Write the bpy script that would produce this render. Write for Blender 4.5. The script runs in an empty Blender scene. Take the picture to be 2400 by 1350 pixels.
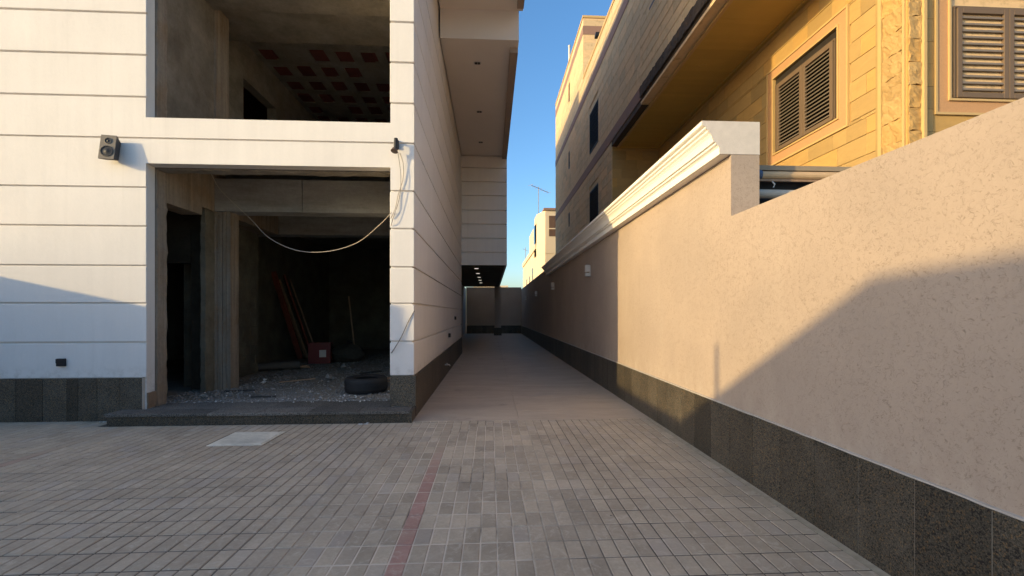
import bpy, bmesh, math, random
from mathutils import Vector, Matrix, noise as mnoise
R = math.radians
rnd = random.Random(7)
sc = bpy.context.scene
C = sc.collection
# ---------------------------------------------------------------- camera
cam_d = bpy.data.cameras.new('camera'); cam = bpy.data.objects.new('camera', cam_d); C.objects.link(cam)
CH = 1.42
cam.location = (0, 0, CH)
cam.rotation_euler = (R(90), 0, R(-3.11))
cam_d.sensor_width = 36; cam_d.lens = 16.0
cam_d.shift_x = -8/2400; cam_d.shift_y = 60/2400
cam_d.clip_start = .05; cam_d.clip_end = 2000
sc.camera = cam
# ---------------------------------------------------------------- light
SUN_EL = 13.0
SDX, SDY = .915, .403              # horizontal travel direction of the sunlight
w = bpy.data.worlds.new("World"); sc.world = w; w.use_nodes = True
nt = w.node_tree; nt.nodes.clear()
sky = nt.nodes.new('ShaderNodeTexSky'); sky.sky_type = 'NISHITA'; sky.sun_disc = False
sky.sun_elevation = R(SUN_EL)
sky.sun_rotation = math.atan2(-SDX, -SDY)
sky.altitude = 0; sky.air_density = 1.0; sky.dust_density = 2.0; sky.ozone_density = 2.8
bg = nt.nodes.new('ShaderNodeBackground'); bg.inputs[1].default_value = .15
wo = nt.nodes.new('ShaderNodeOutputWorld')
hs = nt.nodes.new('ShaderNodeHueSaturation'); hs.inputs['Saturation'].default_value = 1.16
nt.links.new(sky.outputs[0], hs.inputs['Color']); nt.links.new(hs.outputs[0], bg.inputs[0]); nt.links.new(bg.outputs[0], wo.inputs[0])
sun_d = bpy.data.lights.new('sun', 'SUN'); sun = bpy.data.objects.new('sun', sun_d); C.objects.link(sun)
sun_d.energy = 2.0; sun_d.angle = R(.55); sun_d.color = (1.0, .74, .34)
dirv = Vector((SDX, SDY, -math.tan(R(SUN_EL)))).normalized()
sun.rotation_euler = dirv.to_track_quat('-Z', 'Y').to_euler()
sun.location = (-20, -10, 12)
vs = sc.view_settings
vs.view_transform = 'Standard'; vs.look = 'None'; vs.gamma = 1; vs.use_curve_mapping = False
vs.exposure = 1.2
sc.cycles.max_bounces = 12; sc.cycles.diffuse_bounces = 8

# ---------------------------------------------------------------- materials
class NG:
    def __init__(s, name):
        s.m = bpy.data.materials.new(name); s.m.use_nodes = True
        s.t = s.m.node_tree; s.b = s.t.nodes['Principled BSDF']
        s.pos = s.n('ShaderNodeNewGeometry').outputs['Position']
    def n(s, typ, **kw):
        nd = s.t.nodes.new(typ)
        for k, v in kw.items(): setattr(nd, k, v)
        return nd
    def l(s, a, b): s.t.links.new(a, b)
    def setin(s, sock, v):
        if hasattr(v, 'is_output') or isinstance(v, bpy.types.NodeSocket): s.l(v, sock)
        else: sock.default_value = v
    def math(s, op, a, b=0.0, c=None, clamp=False):
        nd = s.n('ShaderNodeMath', operation=op, use_clamp=clamp)
        s.setin(nd.inputs[0], a); s.setin(nd.inputs[1], b)
        if c is not None: s.setin(nd.inputs[2], c)
        return nd.outputs[0]
    def scaled(s, v, sc3):
        nd = s.n('ShaderNodeVectorMath', operation='MULTIPLY'); s.l(v, nd.inputs[0]); nd.inputs[1].default_value = sc3
        return nd.outputs[0]
    def noise(s, scale, detail=5, rough=.55, dist=0, vec=None, stretch=None):
        nd = s.n('ShaderNodeTexNoise'); nd.inputs['Scale'].default_value = scale; nd.inputs['Detail'].default_value = detail
        nd.inputs['Roughness'].default_value = rough; nd.inputs['Distortion'].default_value = dist
        v = vec or s.pos
        if stretch: v = s.scaled(v, stretch)
        s.l(v, nd.inputs['Vector'])
        return nd.outputs['Fac']
    def vor(s, scale, feature='F1', out='Distance', stretch=None):
        nd = s.n('ShaderNodeTexVoronoi', feature=feature); nd.inputs['Scale'].default_value = scale
        v = s.pos
        if stretch: v = s.scaled(v, stretch)
        s.l(v, nd.inputs['Vector'])
        return nd.outputs[out]
    def ramp(s, fac, a, b, smooth=True):     # remap fac a..b -> 0..1
        nd = s.n('ShaderNodeMapRange', clamp=True)
        if smooth: nd.interpolation_type = 'SMOOTHSTEP'
        s.setin(nd.inputs['Value'], fac); nd.inputs['From Min'].default_value = a; nd.inputs['From Max'].default_value = b
        return nd.outputs[0]
    def mix(s, fac, a, b, blend='MIX'):
        nd = s.n('ShaderNodeMix', data_type='RGBA', blend_type=blend)
        s.setin(nd.inputs['Factor'], fac)
        s.setin(nd.inputs['A'], (*a, 1) if isinstance(a, tuple) and len(a) == 3 else a)
        s.setin(nd.inputs['B'], (*b, 1) if isinstance(b, tuple) and len(b) == 3 else b)
        # socket picking for RGBA
        return nd
    def mixc(s, fac, a, b, blend='MIX'):
        nd = s.n('ShaderNodeMix', data_type='RGBA', blend_type=blend)
        s.setin(nd.inputs[0], fac)
        s.setin(nd.inputs[6], (*a, 1) if isinstance(a, tuple) else a)
        s.setin(nd.inputs[7], (*b, 1) if isinstance(b, tuple) else b)
        return nd.outputs[2]
    def bright(s, col, f):                    # col * f
        nd = s.n('ShaderNodeVectorMath', operation='SCALE'); s.setin(nd.inputs[0], (col if not isinstance(col, tuple) else col))
        s.setin(nd.inputs['Scale'], f); return nd.outputs[0]
    def rand(s):
        oi = s.n('ShaderNodeObjectInfo').outputs['Random']
        isl = s.n('ShaderNodeNewGeometry').outputs['Random Per Island']
        return s.math('FRACT', s.math('ADD', oi, isl))
    def bump(s, h, strength=.3, dist=.01, prev=None):
        nd = s.n('ShaderNodeBump'); nd.inputs['Strength'].default_value = strength; nd.inputs['Distance'].default_value = dist
        s.l(h, nd.inputs['Height'])
        if prev is not None: s.l(prev, nd.inputs['Normal'])
        return nd.outputs[0]
    def done(s, col, rough=.85, nrm=None, metal=0, spec=.35):
        s.setin(s.b.inputs['Base Color'], (*col, 1) if isinstance(col, tuple) else col)
        s.setin(s.b.inputs['Roughness'], rough); s.b.inputs['Metallic'].default_value = metal
        s.b.inputs['Specular IOR Level'].default_value = spec
        if nrm is not None: s.l(nrm, s.b.inputs['Normal'])
        return s.m

def simple(name, col, var=.15, scale=6, rough=.7, bump=.15, bscale=60, metal=0, rnd_amt=.0, spec=.35):
    g = NG(name)
    f = g.math('ADD', g.math('MULTIPLY', g.noise(scale), 2*var), 1-var)
    if rnd_amt: f = g.math('MULTIPLY', f, g.math('ADD', g.math('MULTIPLY', g.rand(), rnd_amt*2), 1-rnd_amt))
    c = g.bright(col, f)
    return g.done(c, rough, g.bump(g.noise(bscale, 4), bump, .004), metal, spec)

def m_plaster():
    g = NG('white_plaster')
    streak = g.noise(1.0, 5, .6, stretch=(7, 7, .5)); blotch = g.noise(1.3, 6, .6)
    fine = g.noise(30, 4)
    f = g.math('ADD', g.math('MULTIPLY', streak, .13), .80)
    f = g.math('ADD', f, g.math('MULTIPLY', blotch, .15)); f = g.math('ADD', f, g.math('MULTIPLY', fine, .05))
    c = g.bright((.765, .73, .695), f)
    st = g.ramp(g.noise(2.2, 8, .7, stretch=(3, 3, .35)), .62, .78)
    c = g.mixc(g.math('MULTIPLY', st, .22), c, (.55, .50, .43))
    st2 = g.ramp(g.noise(1.1, 6, .6, stretch=(9, 9, .25)), .56, .74)
    c = g.mixc(g.math('MULTIPLY', st2, .14), c, (.50, .47, .43))
    # splash dirt over the plinth
    sp = g.n('ShaderNodeSeparateXYZ'); g.l(g.pos, sp.inputs[0])
    d = g.math('MULTIPLY', g.math('SUBTRACT', 1.0, g.ramp(sp.outputs[2], .57, .78)), g.ramp(g.noise(9, 6, .7), .42, .7))
    c = g.mixc(g.math('MULTIPLY', d, .5), c, (.42, .38, .33))
    h = g.math('ADD', g.math('MULTIPLY', g.noise(14, 6, .6, stretch=(1, 1, .6)), 1.0), g.math('MULTIPLY', g.noise(150, 3), .25))
    return g.done(c, .82, g.bump(h, .22, .012), spec=.25)

def m_stucco():
    g = NG('scratched_stucco')
    # short worm-like scratches: contour lines of low-detail noise, broken by a mask
    b = g.noise(9, 2, .5)
    def worm(scale, mid, wdt, st):
        nz = g.noise(scale, 1.0, .4, .9, stretch=st)
        return g.math('SUBTRACT', 1.0, g.ramp(g.math('ABSOLUTE', g.math('SUBTRACT', nz, mid)), wdt*.3, wdt))
    l1 = g.math('MULTIPLY', worm(30, .50, .022, (1, .8, 1.2)), g.ramp(g.noise(30, 1), .49, .62))
    l2 = g.math('MULTIPLY', worm(36, .44, .022, (1, 1.1, 1.0)), g.ramp(g.noise(45, 1), .51, .60))
    l3 = g.math('MULTIPLY', worm(33, .57, .022, (1, .9, 1.3)), g.ramp(g.noise(34, 1), .51, .60))
    ln = g.math('MAXIMUM', l1, g.math('MAXIMUM', l2, l3))
    f = g.math('ADD', g.math('MULTIPLY', g.noise(1.1, 6, .6), .28), .86)
    f = g.math('ADD', f, g.math('MULTIPLY', g.noise(60, 3), .10)); f = g.math('SUBTRACT', f, .05)
    c = g.bright((.41, .325, .262), f)
    st = g.ramp(g.noise(1.6, 7, .65, stretch=(1, 2.4, .4)), .50, .76)
    c = g.mixc(g.math('MULTIPLY', st, .16), c, (.50, .43, .36))
    c = g.mixc(g.math('MULTIPLY', ln, g.math('ADD', .18, g.math('MULTIPLY', g.ramp(g.noise(1.6, 3), .38, .62), .24))), c, (.17, .125, .09))
    sz = g.n('ShaderNodeSeparateXYZ'); g.l(g.pos, sz.inputs[0])
    spl = g.math('MULTIPLY', g.math('SUBTRACT', 1.0, g.ramp(sz.outputs[2], .57, .95)), g.ramp(g.noise(5, 7, .75, stretch=(1, 1, .5)), .40, .68))
    c = g.mixc(g.math('MULTIPLY', spl, .35), c, (.56, .48, .40))
    drip = g.math('MULTIPLY', g.ramp(g.noise(3.2, 7, .7, stretch=(1, 3.0, .12)), .56, .72), g.ramp(sz.outputs[2], .9, 2.6))
    c = g.mixc(g.math('MULTIPLY', drip, .28), c, (.24, .185, .145))
    pat = g.ramp(g.noise(.8, 3, .5), .40, .62)
    c = g.mixc(g.math('MULTIPLY', pat, .13), c, (.60, .46, .35))
    h = g.math('SUBTRACT', g.math('ADD', g.math('MULTIPLY', g.noise(70, 4, .6), .5), g.math('MULTIPLY', b, .5)), g.math('MULTIPLY', ln, .55))
    return g.done(c, .92, g.bump(h, .5, .007), spec=.15)

def m_granite(name, base, light, brown, rough=.45):
    g = NG(name)
    r = g.rand()
    sp = g.noise(150, 3, .75); sp2 = g.vor(140, out='Color')
    sx = g.n('ShaderNodeSeparateColor'); g.l(sp2, sx.inputs[0])
    c = g.mixc(g.math('MULTIPLY', g.ramp(sp, .42, .66), .8), base, light)
    c = g.mixc(g.ramp(sx.outputs[0], .80, .95), c, brown)
    c = g.mixc(g.ramp(sx.outputs[1], .72, .85), c, (.012, .012, .012))
    f = g.math('ADD', g.math('MULTIPLY', r, .5), .75)
    f = g.math('MULTIPLY', f, g.math('ADD', g.math('MULTIPLY', g.noise(3, 6, .65), .8), .62))
    c = g.bright(c, f)
    dust = g.math('MULTIPLY', g.ramp(g.noise(2.6, 7, .7), .5, .8), .22)
    c = g.mixc(dust, c, (.24, .21, .17))
    return g.done(c, rough, g.bump(sp, .08, .002), spec=.35)

def paver_cell(g, X0, Y0):
    s = g.n('ShaderNodeSeparateXYZ'); g.l(g.pos, s.inputs[0])
    cx = g.math('FLOOR', g.math('DIVIDE', g.math('SUBTRACT', s.outputs[0], X0), PW))
    cy = g.math('FLOOR', g.math('DIVIDE', g.math('SUBTRACT', s.outputs[1], Y0), PL))
    cb = g.n('ShaderNodeCombineXYZ'); g.l(cx, cb.inputs[0]); g.l(cy, cb.inputs[1])
    wn = g.n('ShaderNodeTexWhiteNoise', noise_dimensions='3D'); g.l(cb.outputs[0], wn.inputs[0])
    return wn.outputs['Value'], wn.outputs['Color'], s

PW, PL = .1037, .207
PX0, PY0 = -.582 - 80*PW, 2.62 - 40*PL
def m_paver(name, col, red=False):
    g = NG(name)
    v, vc, s = paver_cell(g, PX0, PY0)
    sc_ = g.n('ShaderNodeSeparateColor'); g.l(vc, sc_.inputs[0])
    nr = g.math('SUBTRACT', 1.0, g.ramp(g.math('ABSOLUTE', g.math('ADD', s.outputs[0], .1)), .5, 1.3))
    amp = .12 if red else g.math('ADD', .15, g.math('MULTIPLY', nr, .20))
    f = g.math('ADD', g.math('MULTIPLY', g.math('SUBTRACT', v, .55), amp), .99)
    f = g.math('MULTIPLY', f, g.math('ADD', g.math('MULTIPLY', g.noise(38, 6, .7), .5), .75))
    f = g.math('MULTIPLY', f, g.math('ADD', g.math('MULTIPLY', g.noise(1.5, 7, .68), 1.0), .48))
    c = g.bright(col, f)
    if not red:
        c = g.mixc(g.math('MULTIPLY', sc_.outputs[1], .28), c, g.bright((.40, .315, .235), f))
        c = g.mixc(g.math('MULTIPLY', g.ramp(sc_.outputs[2], .82, .97), .4), c, (.42, .36, .31))
    # dust: film, worn middles, scuffs
    d = g.math('MULTIPLY', g.ramp(g.noise(1.9, 8, .72), .45, .72), .50)
    c = g.mixc(d, c, (.46, .38, .29))
    d2 = g.math('MULTIPLY', g.ramp(g.noise(9, 7, .75, 1.4), .50, .68), .55)
    c = g.mixc(d2, c, (.58, .49, .385))
    sp = g.ramp(g.noise(4, 8, .8), .60, .74)
    c = g.mixc(g.math('MULTIPLY', sp, .5), c, (.13, .11, .09))
    if red:   # dust settles on the red line toward the house
        dd = g.math('ADD', .22, g.math('MULTIPLY', g.ramp(s.outputs[1], 3.7, 5.2), .64))
        c = g.mixc(dd, c, (.42, .35, .25))
    h = g.math('ADD', g.noise(60, 6, .7), g.math('MULTIPLY', g.noise(300, 2), .4))
    return g.done(c, .9, g.bump(h, .35, .004), spec=.2)

def m_mortar():
    g = NG('joint_sand')
    s = g.n('ShaderNodeSeparateXYZ'); g.l(g.pos, s.inputs[0])
    near = g.math('SUBTRACT', 1.0, g.ramp(g.math('ABSOLUTE', g.math('ADD', s.outputs[0], .35)), .4, 1.3))
    m = g.math('MULTIPLY', near, g.ramp(g.noise(1.4, 5), .3, .52))
    c = g.mixc(m, (.12, .10, .08), (.66, .56, .44))
    return g.done(c, .95, g.bump(g.noise(200, 3), .3, .003), spec=.1)

def m_concrete(name, col=(.22, .19, .16), boards=(1, 1, 1), warm=(.24, .165, .105), amt=.5):
    g = NG(name)
    bd = g.noise(2.2, 6, .65, stretch=boards); bl = g.noise(1.4, 7, .65)
    f = g.math('ADD', g.math('MULTIPLY', g.ramp(bd, .25, .75), .42), .72); f = g.math('MULTIPLY', f, g.math('ADD', g.math('MULTIPLY', g.noise(18, 6, .7), .5), .75))
    c = g.bright(col, f)
    c = g.mixc(g.math('MULTIPLY', g.ramp(bl, .42, .68), amt), c, g.bright(warm, f))
    pits = g.ramp(g.noise(28, 3, .6), .68, .74)
    c = g.mixc(g.math('MULTIPLY', pits, .6), c, (.05, .045, .04))
    return g.done(c, .95, g.bump(g.math('ADD', bd, g.noise(40, 6, .7)), .5, .012), spec=.1)

def m_stone(name, col, col2, var=.28, bump=.25, warmdirt=.2):
    g = NG(name)
    r = g.rand()
    bd = g.noise(2.0, 6, .65, 1.2, stretch=(1, 1, 3.0))
    f = g.math('MULTIPLY', g.math('ADD', g.math('MULTIPLY', r, 2*var), 1-var), g.math('ADD', g.math('MULTIPLY', bd, .35), .83))
    c = g.mixc(g.ramp(r, .25, .9), g.bright(col, f), g.bright(col2, f))
    c = g.mixc(g.math('MULTIPLY', g.ramp(g.noise(6, 7, .7), .5, .75), warmdirt), c, (.22, .145, .075))
    return g.done(c, .8, g.bump(g.math('ADD', g.noise(24, 6, .65), g.math('MULTIPLY', g.noise(120, 3), .3)), bump, .01), spec=.25)

def m_wood(name, col, axis=2, var=.5):
    g = NG(name)
    st = [9, 9, 9]; st[axis] = .7
    f = g.math('ADD', g.math('MULTIPLY', g.noise(3, 6, .65, .5, stretch=tuple(st)), var*2), 1-var)
    return g.done(g.bright(col, f), .8, g.bump(g.noise(5, 6, .6, stretch=tuple(st)), .3, .004), spec=.2)

def m_emit(name, col, st):
    g = NG(name); g.done(col); g.b.inputs['Emission Color'].default_value = (*col, 1); g.b.inputs['Emission Strength'].default_value = st
    return g.m

PLASTER = m_plaster(); STUCCO = m_stucco()
SOFFIT = simple('painted_soffit', (.76, .69, .62), .05, 1.5, .8, .06)
FASCIA = simple('brown_fascia', (.37, .28, .22), .1, 3, .7, .1)
GRAN = m_granite('black_granite', (.042, .037, .029), (.17, .148, .115), (.17, .11, .055))
GRANT = m_granite('grey_granite_tread', (.12, .108, .095), (.26, .235, .20), (.14, .11, .08), .75)
GROUT = simple('pale_grout', (.50, .46, .41), .2, 12, .9, .3)
PAV = m_paver('grey_paver', (.455, .37, .27)); PAVR = m_paver('red_paver', (.42, .21, .175), True)
MORT = m_mortar()
def m_floor():
    g = NG('dusty_concrete_floor')
    f = g.math('MULTIPLY', g.math('ADD', g.math('MULTIPLY', g.noise(2.0, 7, .7, stretch=(.6, 1.4, 1)), .6), .68), g.math('ADD', g.math('MULTIPLY', g.noise(45, 4, .7), .25), .87))
    c = g.bright((.46, .37, .28), f)
    c = g.mixc(g.math('MULTIPLY', g.ramp(g.noise(3.5, 8, .75, stretch=(.35, 1.6, 1)), .52, .72), .4), c, (.50, .40, .32))
    c = g.mixc(g.math('MULTIPLY', g.ramp(g.noise(1.1, 7, .7), .58, .75), .5), c, (.11, .095, .085))
    return g.done(c, .85, g.bump(g.noise(50, 6, .7), .25, .004), spec=.25)
FLOOR = m_floor()
CONC = m_concrete('raw_concrete', (.28, .25, .21), (1, 1, 1.6), (.25, .19, .13), .4)
CONCV = m_concrete('board_marked_concrete', (.29, .24, .19), (6, 6, .3), (.26, .17, .10), .65)
CONCB = m_concrete('blotchy_concrete', (.24, .205, .165), (1, 1, .8), (.17, .13, .09), .7)
CONCG = m_concrete('grey_concrete_beam', (.34, .33, .31), (.6, 1, 3), (.28, .23, .17), .3)
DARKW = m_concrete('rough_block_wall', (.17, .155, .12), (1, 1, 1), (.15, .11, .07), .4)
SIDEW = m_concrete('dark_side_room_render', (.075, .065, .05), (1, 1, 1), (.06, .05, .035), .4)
CLAY = simple('red_clay_block', (.15, .045, .038), .25, 9, .85, .4, rnd_amt=.3)
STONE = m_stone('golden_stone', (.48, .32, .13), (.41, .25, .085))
STONEF = m_stone('golden_stone_lifted', (.72, .54, .32), (.58, .41, .23), .24, .3, .5)  # paler copy of the golden stone; lift for the shaded facade is in the colour
TRIM = simple('smooth_gold_trim', (.54, .37, .16), .08, 5, .6, .1)
PINK = simple('pink_stone_surround', (.50, .28, .135), .14, 40, .75, .2)
BAND = simple('mauve_band', (.27, .165, .125), .12, 4, .75, .15)
ROUGH = m_stone('split_face_stone', (.50, .33, .14), (.42, .26, .095), .2, 1.0, .4)
DROUGH = m_stone('dark_split_face_stone', (.10, .075, .055), (.06, .045, .035), .3, 1.0, .3)
SLAT = simple('yellow_soffit_slat', (.54, .36, .09), .08, 3, .55, .08, rnd_amt=.05)
ALU = simple('bronze_shutter_metal', (.16, .112, .075), .06, 8, .6, .05, spec=.2)
BLK = simple('louvre_gap_shade', (.006, .005, .005), .1, 5, .9, .0, spec=.05)  # near-black colour standing in for the shadow between louvres
LOUV = simple('taupe_louvre_metal', (.20, .16, .125), .06, 8, .5, .05)
DARKM = simple('dark_marble_reveal', (.035, .03, .026), .5, 12, .35, .1)
GRILLE = simple('black_iron_grille', (.015, .015, .016), .1, 5, .5, .1)
GLASS = simple('dark_window_glass', (.015, .018, .02), .1, 3, .12, .0, spec=.6)
CORN = simple('cream_cornice_paint', (.88, .84, .77), .05, 4, .6, .1, 40)
CORNE = simple('raw_white_cornice_end', (.62, .56, .50), .16, 14, .9, .7, 90)
RUBBER = simple('black_rubber', (.018, .018, .02), .2, 20, .7, .3)
BLACKP = simple('black_plastic', (.02, .02, .022), .1, 20, .5, .15)
SPKG = simple('taupe_speaker_baffle', (.20, .17, .135), .1, 20, .6, .2)
SPKS = simple('charcoal_speaker_case', (.05, .048, .05), .1, 20, .6, .2)
WHITEP = simple('white_plastic', (.62, .58, .53), .06, 10, .5, .05)
CABLEW = simple('dirty_white_cable', (.50, .44, .37), .15, 20, .6, .1)
CABLEG = simple('grey_cable', (.16, .14, .13), .15, 20, .6, .1)
STEEL = simple('weathered_steel', (.32, .25, .17), .2, 9, .8, .2)
REDP = simple('red_plastic', (.17, .025, .022), .2, 8, .5, .1)
REDW = m_wood('red_painted_plank', (.24, .07, .045))
TANW = m_wood('raw_timber', (.33, .21, .13))
PALEW = simple('pale_far_wall', (.66, .54, .38), .08, .4, .9, .1, 5)
SANDG = simple('sandy_ground', (.30, .24, .18), .15, .3, .95, .3, 8)
COVER = m_concrete('white_washed_cover', (.72, .66, .54), (1, 1, 1), (.48, .45, .37), .45)
GRAVEL = simple('grey_rubble', (.25, .235, .22), .25, 30, .95, .4, 60, rnd_amt=.2)
CHIP = simple('pale_plaster_chip', (.50, .48, .45), .15, 30, .95, .4, 60, rnd_amt=.3)
LAMPON = m_emit('lit_lamp_lens', (1, .9, .75), .45)

# ---------------------------------------------------------------- mesh helpers
def tagp(o, label=None, cat=None, group=None, kind=None):
    if label: o['label'] = label
    if cat: o['category'] = cat
    if group: o['group'] = group
    if kind: o['kind'] = kind
    return o
def thing(name, loc, label=None, cat=None, group=None, rz=0, kind=None):
    o = bpy.data.objects.new(name, None); C.objects.link(o); o.location = loc; o.rotation_euler = (0, 0, rz)
    o.empty_display_size = .1
    return tagp(o, label, cat, group, kind)
class MB:
    def __init__(s): s.v = []; s.f = []; s.smooth = False
    def add(s, vs, fs):
        k = len(s.v); s.v += [tuple(p) for p in vs]; s.f += [tuple(i+k for i in f) for f in fs]; return s
    def box(s, x0, x1, y0, y1, z0, z1):
        return s.add([(x0,y0,z0),(x1,y0,z0),(x1,y1,z0),(x0,y1,z0),(x0,y0,z1),(x1,y0,z1),(x1,y1,z1),(x0,y1,z1)],
                     [(0,3,2,1),(4,5,6,7),(0,1,5,4),(1,2,6,5),(2,3,7,6),(3,0,4,7)])
    def cbox(s, x0, x1, y0, y1, z0, z1, c=.004, axis=2, sign=1):
        """box with its outward face (axis, sign) chamfered"""
        lo = [x0, y0, z0]; hi = [x1, y1, z1]
        a, b = [i for i in range(3) if i != axis]
        base = lo[axis] if sign > 0 else hi[axis]; out = hi[axis] if sign > 0 else lo[axis]
        mid = out - sign*c
        vs = []
        for lev, ins in ((base, 0), (mid, 0), (out, c)):
            for (p, q) in ((0,0),(1,0),(1,1),(0,1)):
                pt = [0,0,0]; pt[axis] = lev
                pt[a] = lo[a]+ins if p == 0 else hi[a]-ins
                pt[b] = lo[b]+ins if q == 0 else hi[b]-ins
                vs.append(pt)
        fs = [(3,2,1,0),(8,9,10,11)]
        for r_ in (0, 4):
            for i in range(4): j = (i+1) % 4; fs.append((r_+i, r_+j, r_+4+j, r_+4+i))
        return s.add(vs, fs)
    def prism(s, poly, axis, a, b):
        """poly: 2-D points in the two other axes (cyclic order), extruded a..b along axis"""
        n = len(poly); vs = []
        for lev in (a, b):
            for (p, q) in poly:
                if axis == 0: vs.append((lev, p, q))
                elif axis == 1: vs.append((p, lev, q))
                else: vs.append((p, q, lev))
        fs = [tuple(range(n-1, -1, -1)), tuple(range(n, 2*n))]
        for i in range(n): j = (i+1) % n; fs.append((i, j, n+j, n+i))
        return s.add(vs, fs)
    def tube(s, pts, r, n=8, cap=True):
        pts = [Vector(p) for p in pts]; k = len(s.v); rings = []
        up = Vector((0, 0, 1))
        for i, p in enumerate(pts):
            d = (pts[min(i+1, len(pts)-1)] - pts[max(i-1, 0)]).normalized()
            a = d.cross(up) if abs(d.dot(up)) < .95 else d.cross(Vector((1, 0, 0)))
            a.normalize(); b = d.cross(a)
            rr = r[i] if isinstance(r, (list, tuple)) else r
            rings.append([tuple(p + a*math.cos(t)*rr + b*math.sin(t)*rr) for t in [2*math.pi*j/n for j in range(n)]])
        for rg in rings: s.v += rg
        for i in range(len(pts)-1):
            for j in range(n):
                j2 = (j+1) % n; s.f.append((k+i*n+j, k+i*n+j2, k+(i+1)*n+j2, k+(i+1)*n+j))
        if cap:
            s.f.append(tuple(k+j for j in range(n-1, -1, -1))); s.f.append(tuple(k+(len(pts)-1)*n+j for j in range(n)))
        return s
    def lathe(s, prof, n=24, M=None):
        k = len(s.v)
        for (r_, z) in prof:
            for j in range(n):
                t = 2*math.pi*j/n; p = Vector((r_*math.cos(t), r_*math.sin(t), z))
                s.v.append(tuple(M @ p if M else p))
        for i in range(len(prof)-1):
            for j in range(n):
                j2 = (j+1) % n; s.f.append((k+i*n+j, k+i*n+j2, k+(i+1)*n+j2, k+(i+1)*n+j))
        return s
    def chunk(s, c, r, rr):
        """irregular stone of 8 faces"""
        ps = [(1,0,0),(-1,0,0),(0,1,0),(0,-1,0),(0,0,1),(0,0,-1)]
        a = rr.uniform(0, 6.28); ca, sa = math.cos(a), math.sin(a)
        vs = []
        for p in ps:
            q = [p[i]*r*rr.uniform(.5, 1.4)*(1 if i < 2 else .6) + rr.uniform(-.25, .25)*r for i in range(3)]
            vs.append((c[0]+q[0]*ca-q[1]*sa, c[1]+q[0]*sa+q[1]*ca, c[2]+q[2]))
        return s.add(vs, [(0,2,4),(2,1,4),(1,3,4),(3,0,4),(2,0,5),(1,2,5),(3,1,5),(0,3,5)])
    def mesh(s, name):
        me = bpy.data.meshes.new(name); me.from_pydata(s.v, [], s.f); me.update()
        bm = bmesh.new(); bm.from_mesh(me); bmesh.ops.recalc_face_normals(bm, faces=bm.faces); bm.to_mesh(me); bm.free()
        if s.smooth:
            me.polygons.foreach_set('use_smooth', [True]*len(me.polygons))
            try: me.set_sharp_from_angle(angle=R(40))
            except Exception: pass
        return me
    def build(s, name, mat, parent=None, local=False, bevel=0):
        """coordinates are world coordinates unless local (then the parent's own)"""
        return place(name, s.mesh(name), mat, parent, local, bevel=bevel)
def place(name, me, mat, parent=None, local=False, loc=None, rot=None, bevel=0):
    if mat and not me.materials: me.materials.append(mat)
    o = bpy.data.objects.new(name, me); C.objects.link(o)
    if loc is not None: o.location = loc
    if rot is not None: o.rotation_euler = rot
    if parent is not None:
        o.parent = parent
        if not local:
            T = Matrix.Identity(4); q = parent
            chain = []
            while q is not None: chain.append(q); q = q.parent
            for q in reversed(chain):
                T = T @ q.matrix_parent_inverse @ q.matrix_basis
            o.matrix_parent_inverse = T.inverted()
    if bevel:
        b = o.modifiers.new('bevel', 'BEVEL'); b.width = bevel; b.segments = 1; b.limit_method = 'ANGLE'; b.angle_limit = R(50)
    return o
def B(name, x0, x1, y0, y1, z0, z1, mat, parent=None, **k):
    return MB().box(x0, x1, y0, y1, z0, z1).build(name, mat, parent, **k)
def copy_tree(o, parent=None):
    c = o.copy(); C.objects.link(c)
    if parent is not None: c.parent = parent
    for ch in list(o.children): copy_tree(ch, c)
    return c
def rough_box(x0, x1, y0, y1, z0, z1, seg, amp, seed=0):
    """box whose faces are cut into cells and pushed about, for broken edges"""
    bm = bmesh.new()
    bmesh.ops.create_cube(bm, size=1)
    dims = (x1-x0, y1-y0, z1-z0)
    for e in list(bm.edges): pass
    for ax in range(3):
        n = max(1, int(dims[ax]/seg))
        for k in range(1, min(n, 80)):
            t = -.5 + k/n
            no = [0,0,0]; no[ax] = 1; co = [0,0,0]; co[ax] = t
            bmesh.ops.bisect_plane(bm, geom=bm.verts[:]+bm.edges[:]+bm.faces[:], plane_co=co, plane_no=no)
    for v in bm.verts:
        p = Vector((x0+(v.co.x+.5)*dims[0], y0+(v.co.y+.5)*dims[1], z0+(v.co.z+.5)*dims[2]))
        d = mnoise.noise_vector(p*9+Vector((seed, 0, 0)))*amp + mnoise.noise_vector(p*31+Vector((0, seed, 0)))*amp*.5
        v.co = p + d
    me = bpy.data.meshes.new('rough'); bm.to_mesh(me); bm.free()
    return me

# ================================================================ SETTING
FY = 6.31           # street face of the white house
CX = -1.05          # alley face of the white house
WX = 2.19           # face of the right boundary wall
GT = .57            # top of granite plinths
END = 32.5

MB().box(-300, 300, -300, 500, -.6, -.06).build('ground', SANDG).__setitem__('kind', 'structure')
yard = MB().box(-9.0, WX, -6, FY, -.058, -.004).build('paved_yard', MORT); yard['kind'] = 'structure'
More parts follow.
